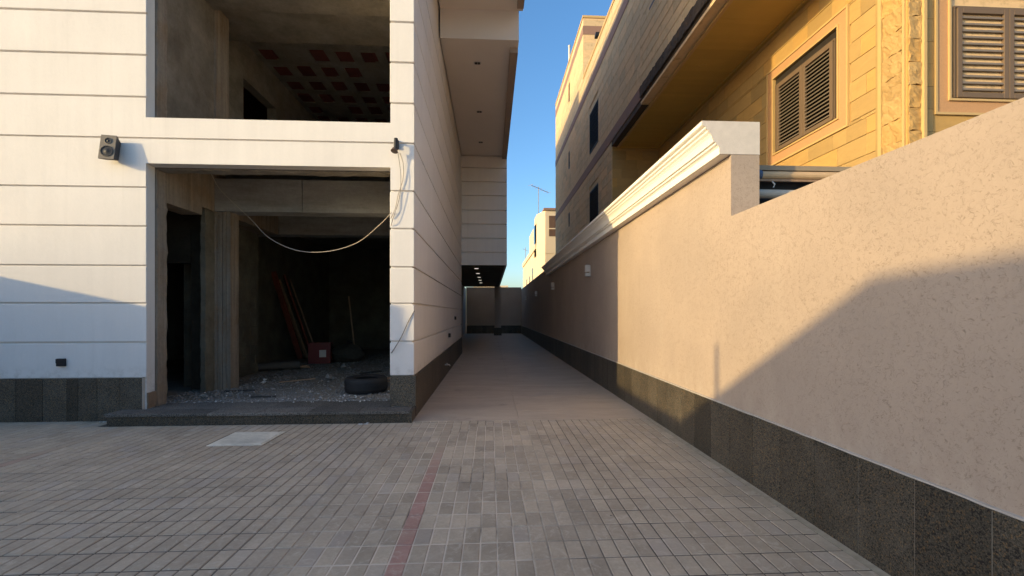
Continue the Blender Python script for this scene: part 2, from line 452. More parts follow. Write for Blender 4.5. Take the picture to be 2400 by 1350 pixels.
# pavers
CAMP = Vector((0, 0, CH))
cells = []
nx0, nx1 = 0, int((2.13-PX0)/PW)
ny0, ny1 = 0, int((6.29-PY0)/PL)+1
for i in range(nx0, nx1):
    for j in range(ny0, ny1):
        x = PX0+i*PW; y = PY0+j*PL
        y1 = min(y+PL, FY-.012)
        if y1-y < .04: continue
        if y1 > 6.0 and x+PW > -4.87: 
            if x < -1.03: y1 = min(y1, 5.985)
            else: y1 = min(y1, 6.05)
            if y1-y < .04: continue
        if -3.03 < x+PW/2 < -2.47 and 5.05 < (y+y1)/2 < 5.58: continue
        red = (i == 80) or (abs(x+PW/2+4.53) < PW*.5)
        cells.append((x, y, y1, red))
t_ = R(3.11)
def proj(p):
    dx, dy, dz = p[0], p[1], p[2]-CH
    dep = dx*math.sin(t_)+dy*math.cos(t_); lat = dx*math.cos(t_)-dy*math.sin(t_)
    if dep < .2: return None
    return 1208+1067*lat/dep, 735-1067*dz/dep, dep
vis = []
for k, (x, y, y1, red) in enumerate(cells):
    q = proj((x+PW/2, (y+y1)/2, 0))
    if q and -20 < q[0] < 2420 and q[1] < 1365: vis.append((q[2], k))
vis.sort(); near = set(k for _, k in vis[:300])
pv_mesh = []
for k in range(6):
    m = MB()
    g_ = .0032
    m.cbox(-PW/2+g_, PW/2-g_, -PL/2+g_*1.6, PL/2-g_*1.6, -.03, 0, .0045)
    me = m.mesh('paver'); me.materials.append(PAV)
    for v in me.vertices:
        v.co.x += rnd.uniform(-.0006, .0006); v.co.y += rnd.uniform(-.0006, .0006)
    pv_mesh.append(me)
pv_red = MB().cbox(-PW/2+.0030, PW/2-.0030, -PL/2+.0048, PL/2-.0048, -.03, 0, .0045).mesh('paver'); pv_red.materials.append(PAVR)
fields = {False: MB(), True: MB()}
for k, (x, y, y1, red) in enumerate(cells):
    dz = rnd.uniform(-.0014, .0014)
    full = abs(y1-y-PL) < 1e-4
    if k in near and full:
        o = place('paver', pv_red if red else rnd.choice(pv_mesh), None, yard, loc=(x+PW/2, y+PL/2, dz), rot=(rnd.uniform(-.008, .008), rnd.uniform(-.012, .012), rnd.uniform(-.006, .006)))
        if red: o['label'] = 'red paver of the marking line'
    else:
        m = fields[red]; n0 = len(m.v); g_ = .0032
        m.cbox(x+g_, x+PW-g_, y+g_*1.6, y1-g_*1.6, -.03, dz, .0045)
        tx, ty = rnd.uniform(-.010, .010), rnd.uniform(-.006, .006)
        for q in range(n0+4, n0+12):
            vx, vy, vz = m.v[q]; m.v[q] = (vx, vy, vz+(vx-x-PW/2)*tx+(vy-y-PL/2)*ty)
tagp(fields[False].build('paver_field', PAV, yard), kind='stuff')
tagp(fields[True].build('red_paver_line', PAVR, yard), kind='stuff')
# cement strip along the right wall
st = rough_box(PX0+nx1*PW-.001, WX, -6, 6.08, -.03, -.001, .05, .006, 3); place('cement_strip', st, simple('grey_cement_strip', (.40, .335, .24), .4, 14, .95, .7, 90), yard)

alley = MB().box(-1.9, WX, 6.06, END, -.058, -.012).build('alley_floor', MORT); alley['kind'] = 'structure'
ys = [6.06, 6.66, 7.26, 7.86, 8.42, 8.96, 10.4, 11.9, 13.4, 14.9, 16.5, 18.5, 20.5, 22.5, 24.5, 26.5, 28.5, 30.5, END]
for a, b in zip(ys[:-1], ys[1:]):
    xs = [(CX if a < 16.4 else -1.75), .38, WX]
    for c, d in zip(xs[:-1], xs[1:]):
        gp = .010 if abs(a-8.96) < .01 else .0018
        MB().cbox(c+.0018, d-.0018, a+gp, b-.0018, -.05, rnd.uniform(-.001, .001), .002).build('floor_slab', FLOOR, alley)

# ================================================================ WHITE HOUSE
house = thing('white_house', (CX, FY, 0), 'white unfinished villa with grooved plaster courses and two open bare concrete bays', 'house')
OX0, OX1 = -4.58, -1.37      # opening
OT, US, UT = 3.42, 4.03, 6.75
HL = -9.0
# cores (the groove bottoms)
core = MB()
GD = .03
core.box(HL, OX0-GD*.4, FY+GD, 6.49, 0, OT); core.box(OX1, CX-GD, FY+GD, 6.49, 0, OT)
core.box(HL, CX-GD, FY+GD, 6.49, OT+.002, US-.002)
core.box(HL, OX0-GD*.4, FY+GD, 6.49, US, UT); core.box(OX1, CX-GD, FY+GD, 6.49, US, UT)
core.box(HL, CX-GD, FY+GD, 6.49, UT+.002, 12.4)
core.box(-1.28, CX-GD, 6.492, 16.5, 0, 7.08)
core.build('wall_core', PLASTER, house)
GR = [1.035, 1.555, 2.055, 2.58, 3.10, 3.755, 4.30, 4.86, 5.415, 5.97, 6.52, 7.07, 7.6, 8.15, 8.7, 9.25, 9.8, 10.35, 10.9, 11.45, 12.0, 12.5]
g2 = .0125
lv = [GT+.004] + GR
for a, b in zip(lv[:-1], lv[1:]):
    z0 = a + (g2 if a > GT+.01 else 0); z1 = b - g2
    Y0, Y1 = FY, FY+GD+.01
    if b <= 3.10+.01 or (a >= 4.30-.01 and b <= 6.53):
        MB().box(HL, OX0+.006, Y0, Y1, z0, z1).build('plaster_course', PLASTER, house, bevel=.005)
        MB().prism([(OX1-.006, Y0), (CX, Y0), (CX, 16.5), (CX-GD-.01, 16.5), (CX-GD-.01, Y1), (OX1-.006, Y1)], 2, z0, z1).build('plaster_course', PLASTER, house, bevel=.005)
    elif b < 3.8:
        MB().prism([(HL, z0), (OX0, z0), (OX0, OT), (OX1, OT), (OX1, z0), (CX, z0), (CX, z1), (HL, z1)], 1, Y0, Y1).build('plaster_course', PLASTER, house)
    elif b < 4.4:
        MB().prism([(HL, z0), (CX, z0), (CX, z1), (OX1, z1), (OX1, US), (OX0, US), (OX0, z1), (HL, z1)], 1, Y0, Y1).build('plaster_course', PLASTER, house)
    elif a < UT < b:
        MB().prism([(HL, z0), (OX0, z0), (OX0, UT), (OX1, UT), (OX1, z0), (CX, z0), (CX, z1), (HL, z1)], 1, Y0, Y1).build('plaster_course', PLASTER, house)
    else:
        MB().box(HL, CX, Y0, Y1, z0, z1).build('plaster_course', PLASTER, house)
    if z0 < 7.0 and not (b <= 3.10+.01 or (a >= 4.30-.01 and b <= 6.53)):
        MB().box(CX-GD-.01, CX, Y1, 16.5, z0, min(z1, 7.08)).build('plaster_course', PLASTER, house)
# plinth of granite tiles
def tiles_y(parent, x_face, sign, y0, y1, step, phase, name='granite_tile', top=GT, z0=-.02, mat=GRAN):
    ys = []; y = phase
    while y > y0: y -= step
    while y < y1:
        a = max(y, y0); b = min(y+step, y1)
        if b-a > .02: ys.append((a, b))
        y += step
    for a, b in ys:
        d = rnd.uniform(0, .0025)
        if sign < 0: MB().cbox(x_face-.022-d, x_face, a+.0028, b-.0028, z0, top-rnd.uniform(0, .003), .0015, 0, -1).build(name, mat, parent)
        else: MB().cbox(x_face, x_face+.022+d, a+.0015, b-.0015, z0, top-rnd.uniform(0, .003), .0015, 0, 1).build(name, mat, parent)
ux = [-6.9, -6.55, -6.2, -5.86, -5.56, -5.42, -5.18, -4.90, -4.615]
u0 = HL
k = HL
xs = []
while k < -7.0: xs.append(k); k += .36
xs += ux
for a, b in zip(xs[:-1], xs[1:]):
    MB().cbox(a+.0025, b-.0025, FY-.022-rnd.uniform(0, .002), FY+GD-.001, -.02, GT-rnd.uniform(0, .003), .0015, 1, -1).build('granite_tile', GRAN, house)
B('granite_tile', OX1+.001, CX+.024, FY-.024, FY+GD-.001, .155, GT, GRAN, house)
B('granite_tile', CX-GD+.001, CX+.024, 5.992, FY-.026, -.02, .145, GRAN, house)
tiles_y(house, CX-.001, 1, FY+GD+.001, 16.5, .6, 6.9, mat=GRAN)
B('grout_bed', HL, OX0-.03, FY-.014, FY+GD-.002, -.02, GT-.004, GROUT, house)
# grout strip over tiles
B('grout_bead', HL, OX0-.03, FY-.012, FY+.001, GT, GT+.006, GROUT, house)
# the step at the opening
step = thing('entrance_step', (-2.95, 6.15, 0), 'low dark granite step below the wide ground floor opening', 'step')
sx = [-4.83, -3.55, -2.30, -1.055]
for a, b in zip(sx[:-1], sx[1:]):
    B('riser_slab', a+.001, b-.001, 6.005, 6.03, -.02, .112, GRAN, step)
B('step_end', -4.829, -4.80, 6.031, FY-.025, -.02, .112, GRAN, step)
B('step_core', -4.79, -1.057, 6.032, FY-.026, -.02, .111, DARKW, step)
tx = [-4.86, -4.2, -3.6, -2.98, -2.35, -1.72, -1.056]
for a, b in zip(tx[:-1], tx[1:]):
    MB().cbox(a+.001, b-.001, 5.985, FY-.026, .113, .152, .006).build('tread_slab', GRANT, step, bevel=.004)
for a, b in zip([OX0+.01]+tx[2:-1], tx[2:-1]+[OX1-.003]):
    if a < b: MB().cbox(a+.001, b-.001, FY-.024, 6.74, .113, .152+rnd.uniform(-.001, .001), .002).build('tread_slab', GRANT, step)
# reveals: plaster return and broken concrete edge on the left jamb
place('concrete_jamb', rough_box(OX0-.30, OX0+.012, 6.502, 6.69, -.02, OT-.03, .05, .012, 1), CONCV, house)
place('concrete_jamb', rough_box(OX0-.30, OX0+.012, 6.502, 6.69, US, UT, .05, .012, 5), CONCV, house)
place('concrete_lintel', rough_box(OX0-.28, OX1+.05, 6.502, 6.69, OT-.02, US-.06, .07, .014, 9), CONC, house)
B('inner_wall', -9, OX0-.29, 6.502, 6.69, 0, 6.95, CONC, house)
B('inner_wall', OX1+.004, -1.285, 6.502, 6.69, 0, 6.95, CONC, house)
# peeled plaster foot of the jamb
place('broken_render', rough_box(OX0-.012, OX0+.005, FY+.035, 6.50, .15, .36, .03, .008, 4), simple('bare_brown_render', (.24, .165, .11), .3, 25, .95, .6), house)
B('side_wall', -9, -8.8, 6.695, 33, 0, 7.1, PLASTER, house)
B('rear_block', -8.79, -2.01, 17.21, 33, 0, 7.19, PLASTER, house)
# ---- floors and structure inside
FL = .15
B('floor_slab', -9, -1.285, 6.75, 17.2, -.02, FL-.005, CONC, house)
B('first_floor_slab', -9, -1.285, 6.695, 17.2, 3.80, US-.04, CONC, house)
B('ceiling_beam', -9, -1.285, 6.695, 7.0, 6.55, 6.95, CONC, house)
B('concrete_beam', -4.58, -3.165, 7.82, 8.15, 3.12, 3.665, CONCG, house)
B('concrete_beam', -3.155, -1.285, 7.823, 8.15, 3.12, 3.66, CONCG, house)
B('concrete_beam', -4.90, -4.582, 6.695, 7.50, 2.99, 3.79, CONCV, house)
B('concrete_beam', -4.90, -4.582, 7.502, 8.15, 3.12, 3.79, CONCV, house)
B('concrete_beam', -5.9, -1.285, 10.2, 10.55, 3.15, 3.79, CONCG, house)
B('concrete_beam', -5.05, -4.62, 8.152, 10.19, 3.14, 3.79, CONCV, house)
place('concrete_column', rough_box(-4.60, -4.34, 7.855, 8.10, .1, 3.115, .12, .008, 21), CONCV, house)
cx_ = -4.60
for wd_, dp_ in ((.055, .0), (.03, .012), (.05, .004), (.02, .018), (.045, .002), (.035, .014), (.035, .006)):
    place('board_marked_strip', rough_box(cx_, cx_+wd_-.002, 7.83+dp_, 7.86, .1, 3.11, .09, .004, int(cx_*100)), CONCV, house); cx_ += wd_
place('concrete_pier', rough_box(-4.66, -4.585, 7.585, 7.86, .1, 3.11, .08, .012, 22), DARKW, house)
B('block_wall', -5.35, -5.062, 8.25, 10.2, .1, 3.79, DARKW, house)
for r_ in range(15):
    yy = 8.26 - (r_ % 2)*.2
    while yy < 10.18:
        a, b = max(yy, 8.26), min(yy+.4, 10.19); yy += .4
        if b-a > .05 and not (r_ in (5, 6, 7) and 9.05 < (a+b)/2 < 9.4):
            MB().cbox(-5.061, -5.045+rnd.uniform(-.004, .004), a+.005, b-.005, .15+r_*.2+.005, .15+r_*.2+.195, .003, 0, 1).build('concrete_block', DARKW, house)
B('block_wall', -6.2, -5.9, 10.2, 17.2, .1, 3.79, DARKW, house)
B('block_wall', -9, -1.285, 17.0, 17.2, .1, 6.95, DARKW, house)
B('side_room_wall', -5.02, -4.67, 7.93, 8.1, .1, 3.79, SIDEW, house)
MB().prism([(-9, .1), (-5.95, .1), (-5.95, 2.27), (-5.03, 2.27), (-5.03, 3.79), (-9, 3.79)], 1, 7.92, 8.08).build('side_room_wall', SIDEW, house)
# broken conduit box on block wall
B('wall_chase', -5.049, -5.03, 9.1, 9.32, 1.15, 1.62, simple('pale_chase', (.20, .18, .15), .3, 30, .9, .4), house)
# upper room
B('upper_wall', -4.88, -4.582, 6.695, 7.82, US-.04, 6.95, CONCB, house)
place('upper_column', rough_box(-4.90, -4.56, 7.82, 8.2, US-.04, 6.55, .15, .006, 31), CONCV, house)
MB().prism([(8.2, US-.04), (9.5, US-.04), (9.5, 6.2), (10.9, 6.2), (10.9, US-.04), (17, US-.04), (17, 6.95), (8.2, 6.95)], 0, -5.2, -5.0).build('upper_wall', CONC, house)
B('upper_beam', -4.95, -1.285, 7.82, 8.9, 6.58, 6.95, CONC, house)
B('upper_beam', -4.95, -1.285, 7.45, 7.81, 6.45, 6.95, CONC, house)
# ribbed ceiling: ribs of concrete with recessed red clay blocks
CZ = 6.95
B('ceiling_slab', -8.79, -1.285, 8.9, 17.0, CZ+.05, CZ+.098, CLAY, house)
nxc, nyc = 7, 12
x0c, y0c, px_, py_ = -4.88, 8.98, .53, .66
for i in range(nxc+1):
    xa = x0c-.12 + i*px_ - .10
    B('ceiling_rib', max(xa, -5.0), min(xa+.2, -1.285), 8.9, 17, CZ, CZ+.049, CONC, house)
for i in range(nxc):
    for j in range(nyc):
        xa = x0c-.12+i*px_+.10; xb = xa+px_-.20; ya = y0c+j*py_-.08
        if xb > -1.285: continue
        if rnd.random() < .1:
            B('ceiling_patch', xa+.002, xb-.002, ya, ya+py_, CZ+.004, CZ+.048, CONC, house); continue
        B('ceiling_patch', xa+.002, xb-.002, ya, ya+.22+rnd.uniform(-.05, .07), CZ+.002, CZ+.048, CONC, house)
        if j < 8: B('clay_block', xa+.012, xb-.012-rnd.choice([0, 0, .08]), ya+.30, ya+py_-.01, CZ+.018, CZ+.047, CLAY, house)
# ---- upper storeys, overhang and projecting volume
OXE = .587
B('upper_storey', -9, CX-GD-.002, 6.495, 33, 6.96+.09, 12.4, PLASTER, house)
B('roof_parapet', -9, OXE-.05, 20.4, 30.2, 12.62, 13.35, PLASTER, house)
B('roof_parapet', -9, CX-.02, 6.36, 20.39, 12.402, 12.60, PLASTER, house)
B('overhang_storey', CX+.002, .67, 7.35, 9.484, 7.74, 12.6, SOFFIT, house)
MB().box(CX+.002, OXE-.001, 9.752, 30.2, 7.45, 12.6).build('overhang_storey', PLASTER, house)
B('drop_beam', CX+.004, OXE, 9.485, 9.75, 7.125, 7.742, SOFFIT, house)
B('soffit_board', CX+.004, .416, 9.752, 16.49, 7.13, 7.449, SOFFIT, house)
B('edge_beam', .418, OXE-.002, 9.752, 16.49, 7.02, 7.448, FASCIA, house)
B('edge_beam', .54, .674, 7.36, 9.30, 7.66, 7.738, FASCIA, house)
B('upper_fill', CX+.004, OXE-.004, 9.486, 9.75, 7.744, 12.6, PLASTER, house)
dl = None
def downlight(x, y, z, lit=False):
    m = MB(); m.lathe([(.0, .0), (.055, 0), (.075, -.008), (.088, 0)], 16)
    m.smooth = True
    o = place('downlight', m.mesh('downlight'), LAMPON if lit else WHITEP, house, loc=(x, y, z-.001))
    if not lit:
        for s in (-1, 1): place('lamp_bulb', MB().box(-.030, .030, -.034, .034, -.014, -.001).mesh('lamp_bulb'), BLACKP, o, True, loc=(s*.034, 0, -.002))
for (x, y) in ((-.30, 10.4), (-.32, 12.9), (-.33, 15.2)): downlight(x, y, 7.13)
B('projecting_volume', -1.75, OXE-.06, 16.5+.06, 30.2, 3.20, 7.44, PLASTER, house)
vg = [3.175, 3.63, 4.14, 4.65, 5.155, 5.68, 6.18, 6.68, 7.12]
for a, b in zip(vg[:-1], vg[1:]):
    MB().prism([(CX, 16.5), (OXE, 16.5), (OXE, 30.2), (OXE-.07, 30.2), (OXE-.07, 16.5+.07), (CX, 16.5+.07)], 2, a+(.02 if a > 3.2 else 0), b-.02).build('plaster_course', PLASTER, house)
B('volume_soffit', -1.75, OXE-GD-.004, 16.54, 30.2, 3.19, 3.199, DARKW, house)
for y in (17.9, 20.1, 22.2, 24.2, 26.2): downlight(-.56, y, 3.189, True)
B('rear_wall', -2.0, -1.75, 16.5, END, 0, 3.19, STUCCO, house)
B('recess_wall', -1.75, CX-.03, 16.502, 16.7, 0, 3.175, DARKW, house)
B('door_frame', -1.72, -1.66, 24.0, 24.06, 0, 3.0, WHITEP, house)
col_ = B('corner_column', .25, .67, 29.6, 30.05, .5, 3.188, STUCCO, house)
B('column_plinth', .21, .71, 29.56, 30.09, 0, .499, GRAN, house)

# ================================================================ END WALL
ew = thing('end_wall', (.2, END, 0), 'beige rendered wall closing the far end of the alley', 'wall')
B('wall_body', -1.74, WX-.002, END, END+.25, 0, 3.18, STUCCO, ew)
B('coping', -1.74, WX-.002, END-.03, END+.28, 3.181, 3.3, STUCCO, ew)
xx = -1.7
while xx < WX-.1:
    MB().cbox(xx+.0015, min(xx+.36, WX-.03)-.0015, END-.022, END-.001, -.01, GT, .0015, 1, -1).build('granite_tile', GRAN, ew); xx += .36

# ================================================================ RIGHT BOUNDARY WALL
bw = thing('boundary_wall', (WX+.13, 4.04, 0), 'long beige stucco boundary wall with dark granite plinth beside the alley', 'wall')
HE = 4.04
MB().prism([(-6, -.05), (-6, 2.31), (HE, 2.31), (HE, 2.872), (17.1, 2.872), (17.1, 3.17), (END+.25, 3.17), (END+.25, -.05)], 0, WX, WX+.267).build('wall_body', STUCCO, bw)
prof = [(1.917, 3.173), (1.917, 3.138), (1.928, 3.130), (1.950, 3.120), (1.950, 3.104), (1.972, 3.090), (1.976, 3.076), (1.994, 3.060), (2.008, 3.038), (2.018, 3.012), (2.025, 2.984),
        (2.047, 2.978), (2.047, 2.962), (2.068, 2.952), (2.078, 2.940), (2.082, 2.874), (2.458, 2.874), (2.458, 3.173)]
MB().prism(prof, 1, HE+.004, 17.1).build('cornice', CORN, bw)
capm = rough_box(2.20, 2.45, HE-.006, HE+.02, 2.874, 3.170, .03, .003, 2)
MB().prism(prof, 1, HE-.004, HE+.003).build('cornice_end', CORNE, bw)
B('grout_bed', WX-.0185, WX-.0004, -4, END-.03, -.02, GT-.004, GROUT, bw)
tiles_y(bw, WX-.0005, -1, -4, END-.03, .3605, 1.857)
B('top_bead', WX-.016, WX-.0008, -4, END-.03, GT+.0015, GT+.009, GROUT, bw)
place('mortar_bead', rough_box(WX-.024, WX-.001, -1, 9, GT+.004, GT+.012, .06, .0035, 7), GROUT, bw)

# wall lamps
def lamp_proto():
    t = thing('wall_lamp', (WX, 10, 2.36), rz=0)
    MB().box(-.012, 0, -.06, .06, -.12, .12).build('back_plate', WHITEP, t, True)
    MB().box(-.11, -.013, -.055, .055, -.02, .13).build('lamp_body', WHITEP, t, True, bevel=.004)
    MB().box(-.105, -.013, -.05, .05, -.115, -.045).build('lower_shade', WHITEP, t, True, bevel=.004)
    MB().box(-.06, -.013, -.02, .02, -.044, -.021).build('neck', STEEL, t, True)
    return t
lp = lamp_proto()
lab = ['small white wall lamp nearest the sunlit part of the beige wall', 'white wall lamp second from the sunlit part of the beige wall',
       'white wall lamp third along the shaded beige wall', 'farthest white wall lamp close to the end of the alley']
for k, y in enumerate((9.95, 15.6, 21.4, 27.6)):
    o = lp if k == 0 else copy_tree(lp)
    o.location = (WX-.001, y, 2.36); tagp(o, lab[k], 'lamp', 'lamps along the boundary wall')

# ================================================================ NEIGHBOUR HOUSE
nb = thing('stone_house', (6, 6.2, 0), 'large yellow stone house with deep overhanging storey behind the boundary wall', 'house')
XF, XI, YN, YC, YJ = 4.30, 6.0, 6.22, 16.0, 12.75
SZ = 7.35
B('house_core', XF+.03, 16, YC+.03, 30, 0, 12.3, STONEF, nb)
B('house_core', XI+.03, 16, YN+.06, YC+.03, 0, SZ+.3, STONEF, nb)
B('house_core', XF+.03, 16, YN+.1, YC+.028, SZ+.06, 12.3, STONEF, nb)
B('tower_core', XF+.03, 14, 21.0+.03, 30, 12.3, 15.2, STONEF, nb)
# inner wall stones, recess wall
W1 = (7.55, 9.33, 4.80, 6.38)      # window in inner wall
def in_rect(a, b, c, d, r_): return a < r_[1] and b > r_[0] and c < r_[3] and d > r_[2]
W1s = (W1[0]-.24, W1[1]+.24, W1[2]-.24, W1[3]+.24)
crs = .327
levels = sorted([2.0+crs*k for k in range(17)] + [W1s[2], W1s[3]]); levels = [l for l in levels if l < SZ-.02] + [SZ]
row = 0; ST = 6.78
for zz, z1 in zip(levels[:-1], levels[1:]):
    if z1-zz < .02: continue
    y = ST; first = True
    seq = []
    while y < YC:
        L = rnd.choice([.42, .55, .62, .74, .3]) if not first else rnd.choice([.3, .5, .18, .62]); first = False
        seq.append((y, min(y+L, YC))); y += L
    for (a, b) in seq:
        segs = [(a, b)]
        if zz < W1s[3]-.005 and z1 > W1s[2]+.005:
            out = []
            for (p, q) in segs:
                if q <= W1s[0] or p >= W1s[1]: out.append((p, q))
                else:
                    if p < W1s[0]-.03: out.append((p, W1s[0]))
                    if q > W1s[1]+.03: out.append((W1s[1], q))
            segs = out
        for (p, q) in segs:
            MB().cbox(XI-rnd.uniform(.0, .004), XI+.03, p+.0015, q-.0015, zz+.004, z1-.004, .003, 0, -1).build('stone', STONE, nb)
    row += 1
# stones filling above and below the surround so no gap shows
def stones_x(m, x_out, y0, y1, z0, z1, h, Ls, d=.03, c=.002, axis=0):
    z = z0
    while z < z1-.01:
        zt = min(z+h, z1); y = y0 - rnd.uniform(0, .3)
        while y < y1:
            L = rnd.choice(Ls); a, b = max(y, y0), min(y+L, y1)
            if b-a > .03:
                if axis == 0: m.cbox(x_out-rnd.uniform(0, .003), x_out+d, a+.0015, b-.0015, z+.0015, zt-.0015, c, 0, -1)
                else: m.cbox(a+.0015, b-.0015, x_out-rnd.uniform(0, .003), x_out+d, z+.0015, zt-.0015, c, 1, -1)
            y += L
        z = zt
    return m
# window surround pieces, shutters
def window_x(parent, x, y0, y1, z0, z1):
    """window facing -X"""
    t = thing('window', (x, (y0+y1)/2, z0)); t.parent = parent; t.matrix_parent_inverse = Matrix.Translation(-parent.location)
    return t
def framed_window(axis, face, a0, a1, z0, z1, nl):
    """axis 0: wall faces -X, runs in Y.  axis 1: wall faces -Y, runs in X"""
    def bx(name, p0, p1, d0, d1, q0, q1, mat, par, **k):
        # p: along wall, d: depth relative to face (negative = proud), q: z
        if axis == 0: return B(name, face+d0, face+d1, p0, p1, q0, q1, mat, par, **k)
        return B(name, p0, p1, face+d0, face+d1, q0, q1, mat, par, **k)
    s = bx('window_surround', a0-.20, a1+.20, -.012, .03, z0-.20, z0-.03, PINK, nb)
    bx('window_surround', a0-.20, a1+.20, -.012, .03, z1+.03, z1+.20, PINK, nb)
    bx('window_surround', a0-.20, a0-.03, -.012, .03, z0-.03, z1+.03, PINK, nb)
    bx('window_surround', a1+.03, a1+.20, -.012, .03, z0-.03, z1+.03, PINK, nb)
    for (w_, o_, pr) in ((.03, .03, -.035), (.035, .235, -.03)):
        bx('surround_bead', a0-o_, a1+o_, pr, .03, z0-o_, z0-o_+w_, TRIM, nb); bx('surround_bead', a0-o_, a1+o_, pr, .03, z1+o_-w_, z1+o_, TRIM, nb)
        bx('surround_bead', a0-o_, a0-o_+w_, pr, .03, z0-o_+w_, z1+o_-w_, TRIM, nb); bx('surround_bead', a1+o_-w_, a1+o_, pr, .03, z0-o_+w_, z1+o_-w_, TRIM, nb)
    # dark marble back panel
    bx('window_reveal', a0, a1, .028, .034, z0, z1, DARKM, nb)
    # shutter leaves
    T = .19
    n = 2; wl = (a1-a0-.20)/n
    for k in range(n):
        l0 = a0+.10+k*wl+.004; l1 = l0+wl-.008; b0 = z0+.02; b1 = z1-T
        f = MB()
        def fb(p0, p1, q0, q1):
            if axis == 0: f.box(face-.03, face+.022, p0, p1, q0, q1)
            else: f.box(p0, p1, face-.03, face+.022, q0, q1)
        fr = .075
        fb(l0, l0+fr, b0, b1); fb(l1-fr, l1, b0, b1); fb(l0+fr+.001, l1-fr-.001, b0, b0+fr); fb(l0+fr+.001, l1-fr-.001, b1-fr, b1)
        leaf = f.build('shutter', ALU, nb, bevel=.004)
        q0 = b0+fr+.005; q1 = b1-fr-.005; st_ = (q1-q0)/nl
        bx('gap_shade_sheet', l0+fr-.01, l1-fr+.01, .016, .021, b0+fr-.01, b1-fr+.01, BLK, leaf)  # black sheet behind the slats; shadow in their gaps is painted by its colour
        for i in range(nl):
            zc = q0+(i+.5)*st_
            m = MB()
            pts = [(-.010+.016*math.cos(q_), .20*st_*math.sin(q_)+.13*st_*math.cos(q_)) for q_ in [2*math.pi*j_/10 for j_ in range(10)]]
            if axis == 0: m.prism([(face+d_, zc+e_) for d_, e_ in pts], 1, l0+fr, l1-fr)
            else: m.prism([(face+d_, zc+e_) for d_, e_ in pts], 0, l0+fr, l1-fr)
            m.build('louvre', LOUV, leaf)
    m = MB()
    # thin edge channel
    bx('shutter_channel', a0+.06, a0+.078, -.02, .027, z0+.02, z1-T+.03, ALU, nb); bx('shutter_channel', a1-.078, a1-.06, -.02, .027, z0+.02, z1-T+.03, ALU, nb)
    bx('shutter_channel', a0+.079, a1-.079, -.02, .027, z1-T+.005, z1-T+.03, ALU, nb)
framed_window(0, XI, W1[0], W1[1], W1[2], W1[3], 17)
# corner: trims and split-face strips on the alley side
B('corner_trim', XI-.03, XI+.05, 6.66, 6.72, 2, SZ, TRIM, nb); 
B('corner_trim', XI-.012, XI+.05, 6.722, 6.778, 2, SZ, STONE, nb)
for k in range(17):
    z = 2+k*crs
    if z > SZ: break
    place('split_face_stone', rough_box(XI-.012, XI+.05, 6.325, 6.655, z, min(z+crs-.006, SZ), .035, .02, k*3), ROUGH, nb)
B('corner_trim', XI-.035, XI+.03, 6.262, 6.30, 2, SZ, TRIM, nb)
# street-side face with second window, facing -Y
YF = YN
B('corner_trim', XI-.01, XI+.03, YF+.012, 6.26, 2, 12, STONE, nb)
for k in range(17):
    z = 2+k*crs+.1
    place('split_face_stone', rough_box(XI-.0, XI+.172, YF-.01, YF+.05, z, z+crs-.006, .035, .022, 50+k*3), ROUGH, nb)
B('corner_trim', XI+.18, XI+.225, YF-.05, YF+.05, 2, 12, TRIM, nb)
YW = YF+.05
W2 = (6.66, 8.46, 4.54, 6.05)
m = MB()
B('street_wall', XI+.23, 12, YW+.025, YW+.1, 2, 12.3, STONEF, nb)
for (a, b, z0, z1) in ((XI+.23, W2[0]-.236, 2.1, 7.9), (W2[0]-.236, W2[1]+.236, 2.1, W2[2]-.236), (W2[0]-.236, W2[1]+.236, W2[3]+.236, 7.9), (W2[1]+.236, 10.5, 2.1, 7.9)):
    z = z0
    while z < z1-.02:
        zt = min(z+crs, z1); x = a
        while x < b-.02:
            L = rnd.choice([.5, .62, .74]); q = min(x+L, b)
            MB().cbox(x+.0015, q-.0015, YW-rnd.uniform(0, .003), YW+.024, z+.0015, zt-.0015, .002, 1, -1).build('stone', STONE, nb); x = q
        z = zt
framed_window(1, YW, W2[0], W2[1], W2[2], W2[3], 12)
# recess end wall (faces the street), X 4.3..6
MBs = stones_x(MB(), YC, XF+.03, XI-.004, 2.0, SZ, crs, [.42, .5, .6], axis=1); tagp(MBs.build('stone_cladding', STONE, nb), kind='stuff')
# far facade cladding
m = MB()
wins = [(18.0, 19.6, 8.35, 10.05), (18.0, 19.6, 4.9, 6.67), (24.6, 24.95, 9.4, 10.3), (24.6, 24.95, 6.2, 6.95), (24.6, 24.95, 13.1, 14.05)]
bands = [(7.55, 7.93, YC+.0, 30), (11.15, 11.5, YN+.3, 30), (14.43, 14.83, 21.0, 30)]
def clad(m, x_out, y0, y1, z0, z1, h, Ls):
    z = z0
    while z < z1-.01:
        zt = min(z+h, z1)
        y = y0 - rnd.uniform(0, .3)
        while y < y1:
            L = rnd.choice(Ls); a, b = max(y, y0), min(y+L, y1); y += L
            if b-a < .03: continue
            cuts = [(a, b)]
            for (p, q, r0, r1) in wins:
                if zt > r0+.01 and z < r1-.01:
                    o2 = []
                    for (s0, s1) in cuts:
                        if s1 <= p or s0 >= q: o2.append((s0, s1)); continue
                        if s0 < p: o2.append((s0, p))
                        if s1 > q: o2.append((q, s1))
                    cuts = o2
            for (s0, s1) in cuts:
                m.cbox(x_out-rnd.uniform(0, .006), x_out+.029, s0+.003, s1-.003, z+.007, zt-.007, .005, 0, -1)
        z = zt
for (y0, y1, z0, z1) in ((YC, 30, 2.0, 7.55), (YC, 30, 7.93, 11.15), (YC, 21.0, 11.5, 12.3), (21.0, 30, 11.5, 14.43), (21.0, 30, 14.83, 15.2)):
    clad(m, XF, y0, y1, z0, z1, .35, [.5, .7, .9])
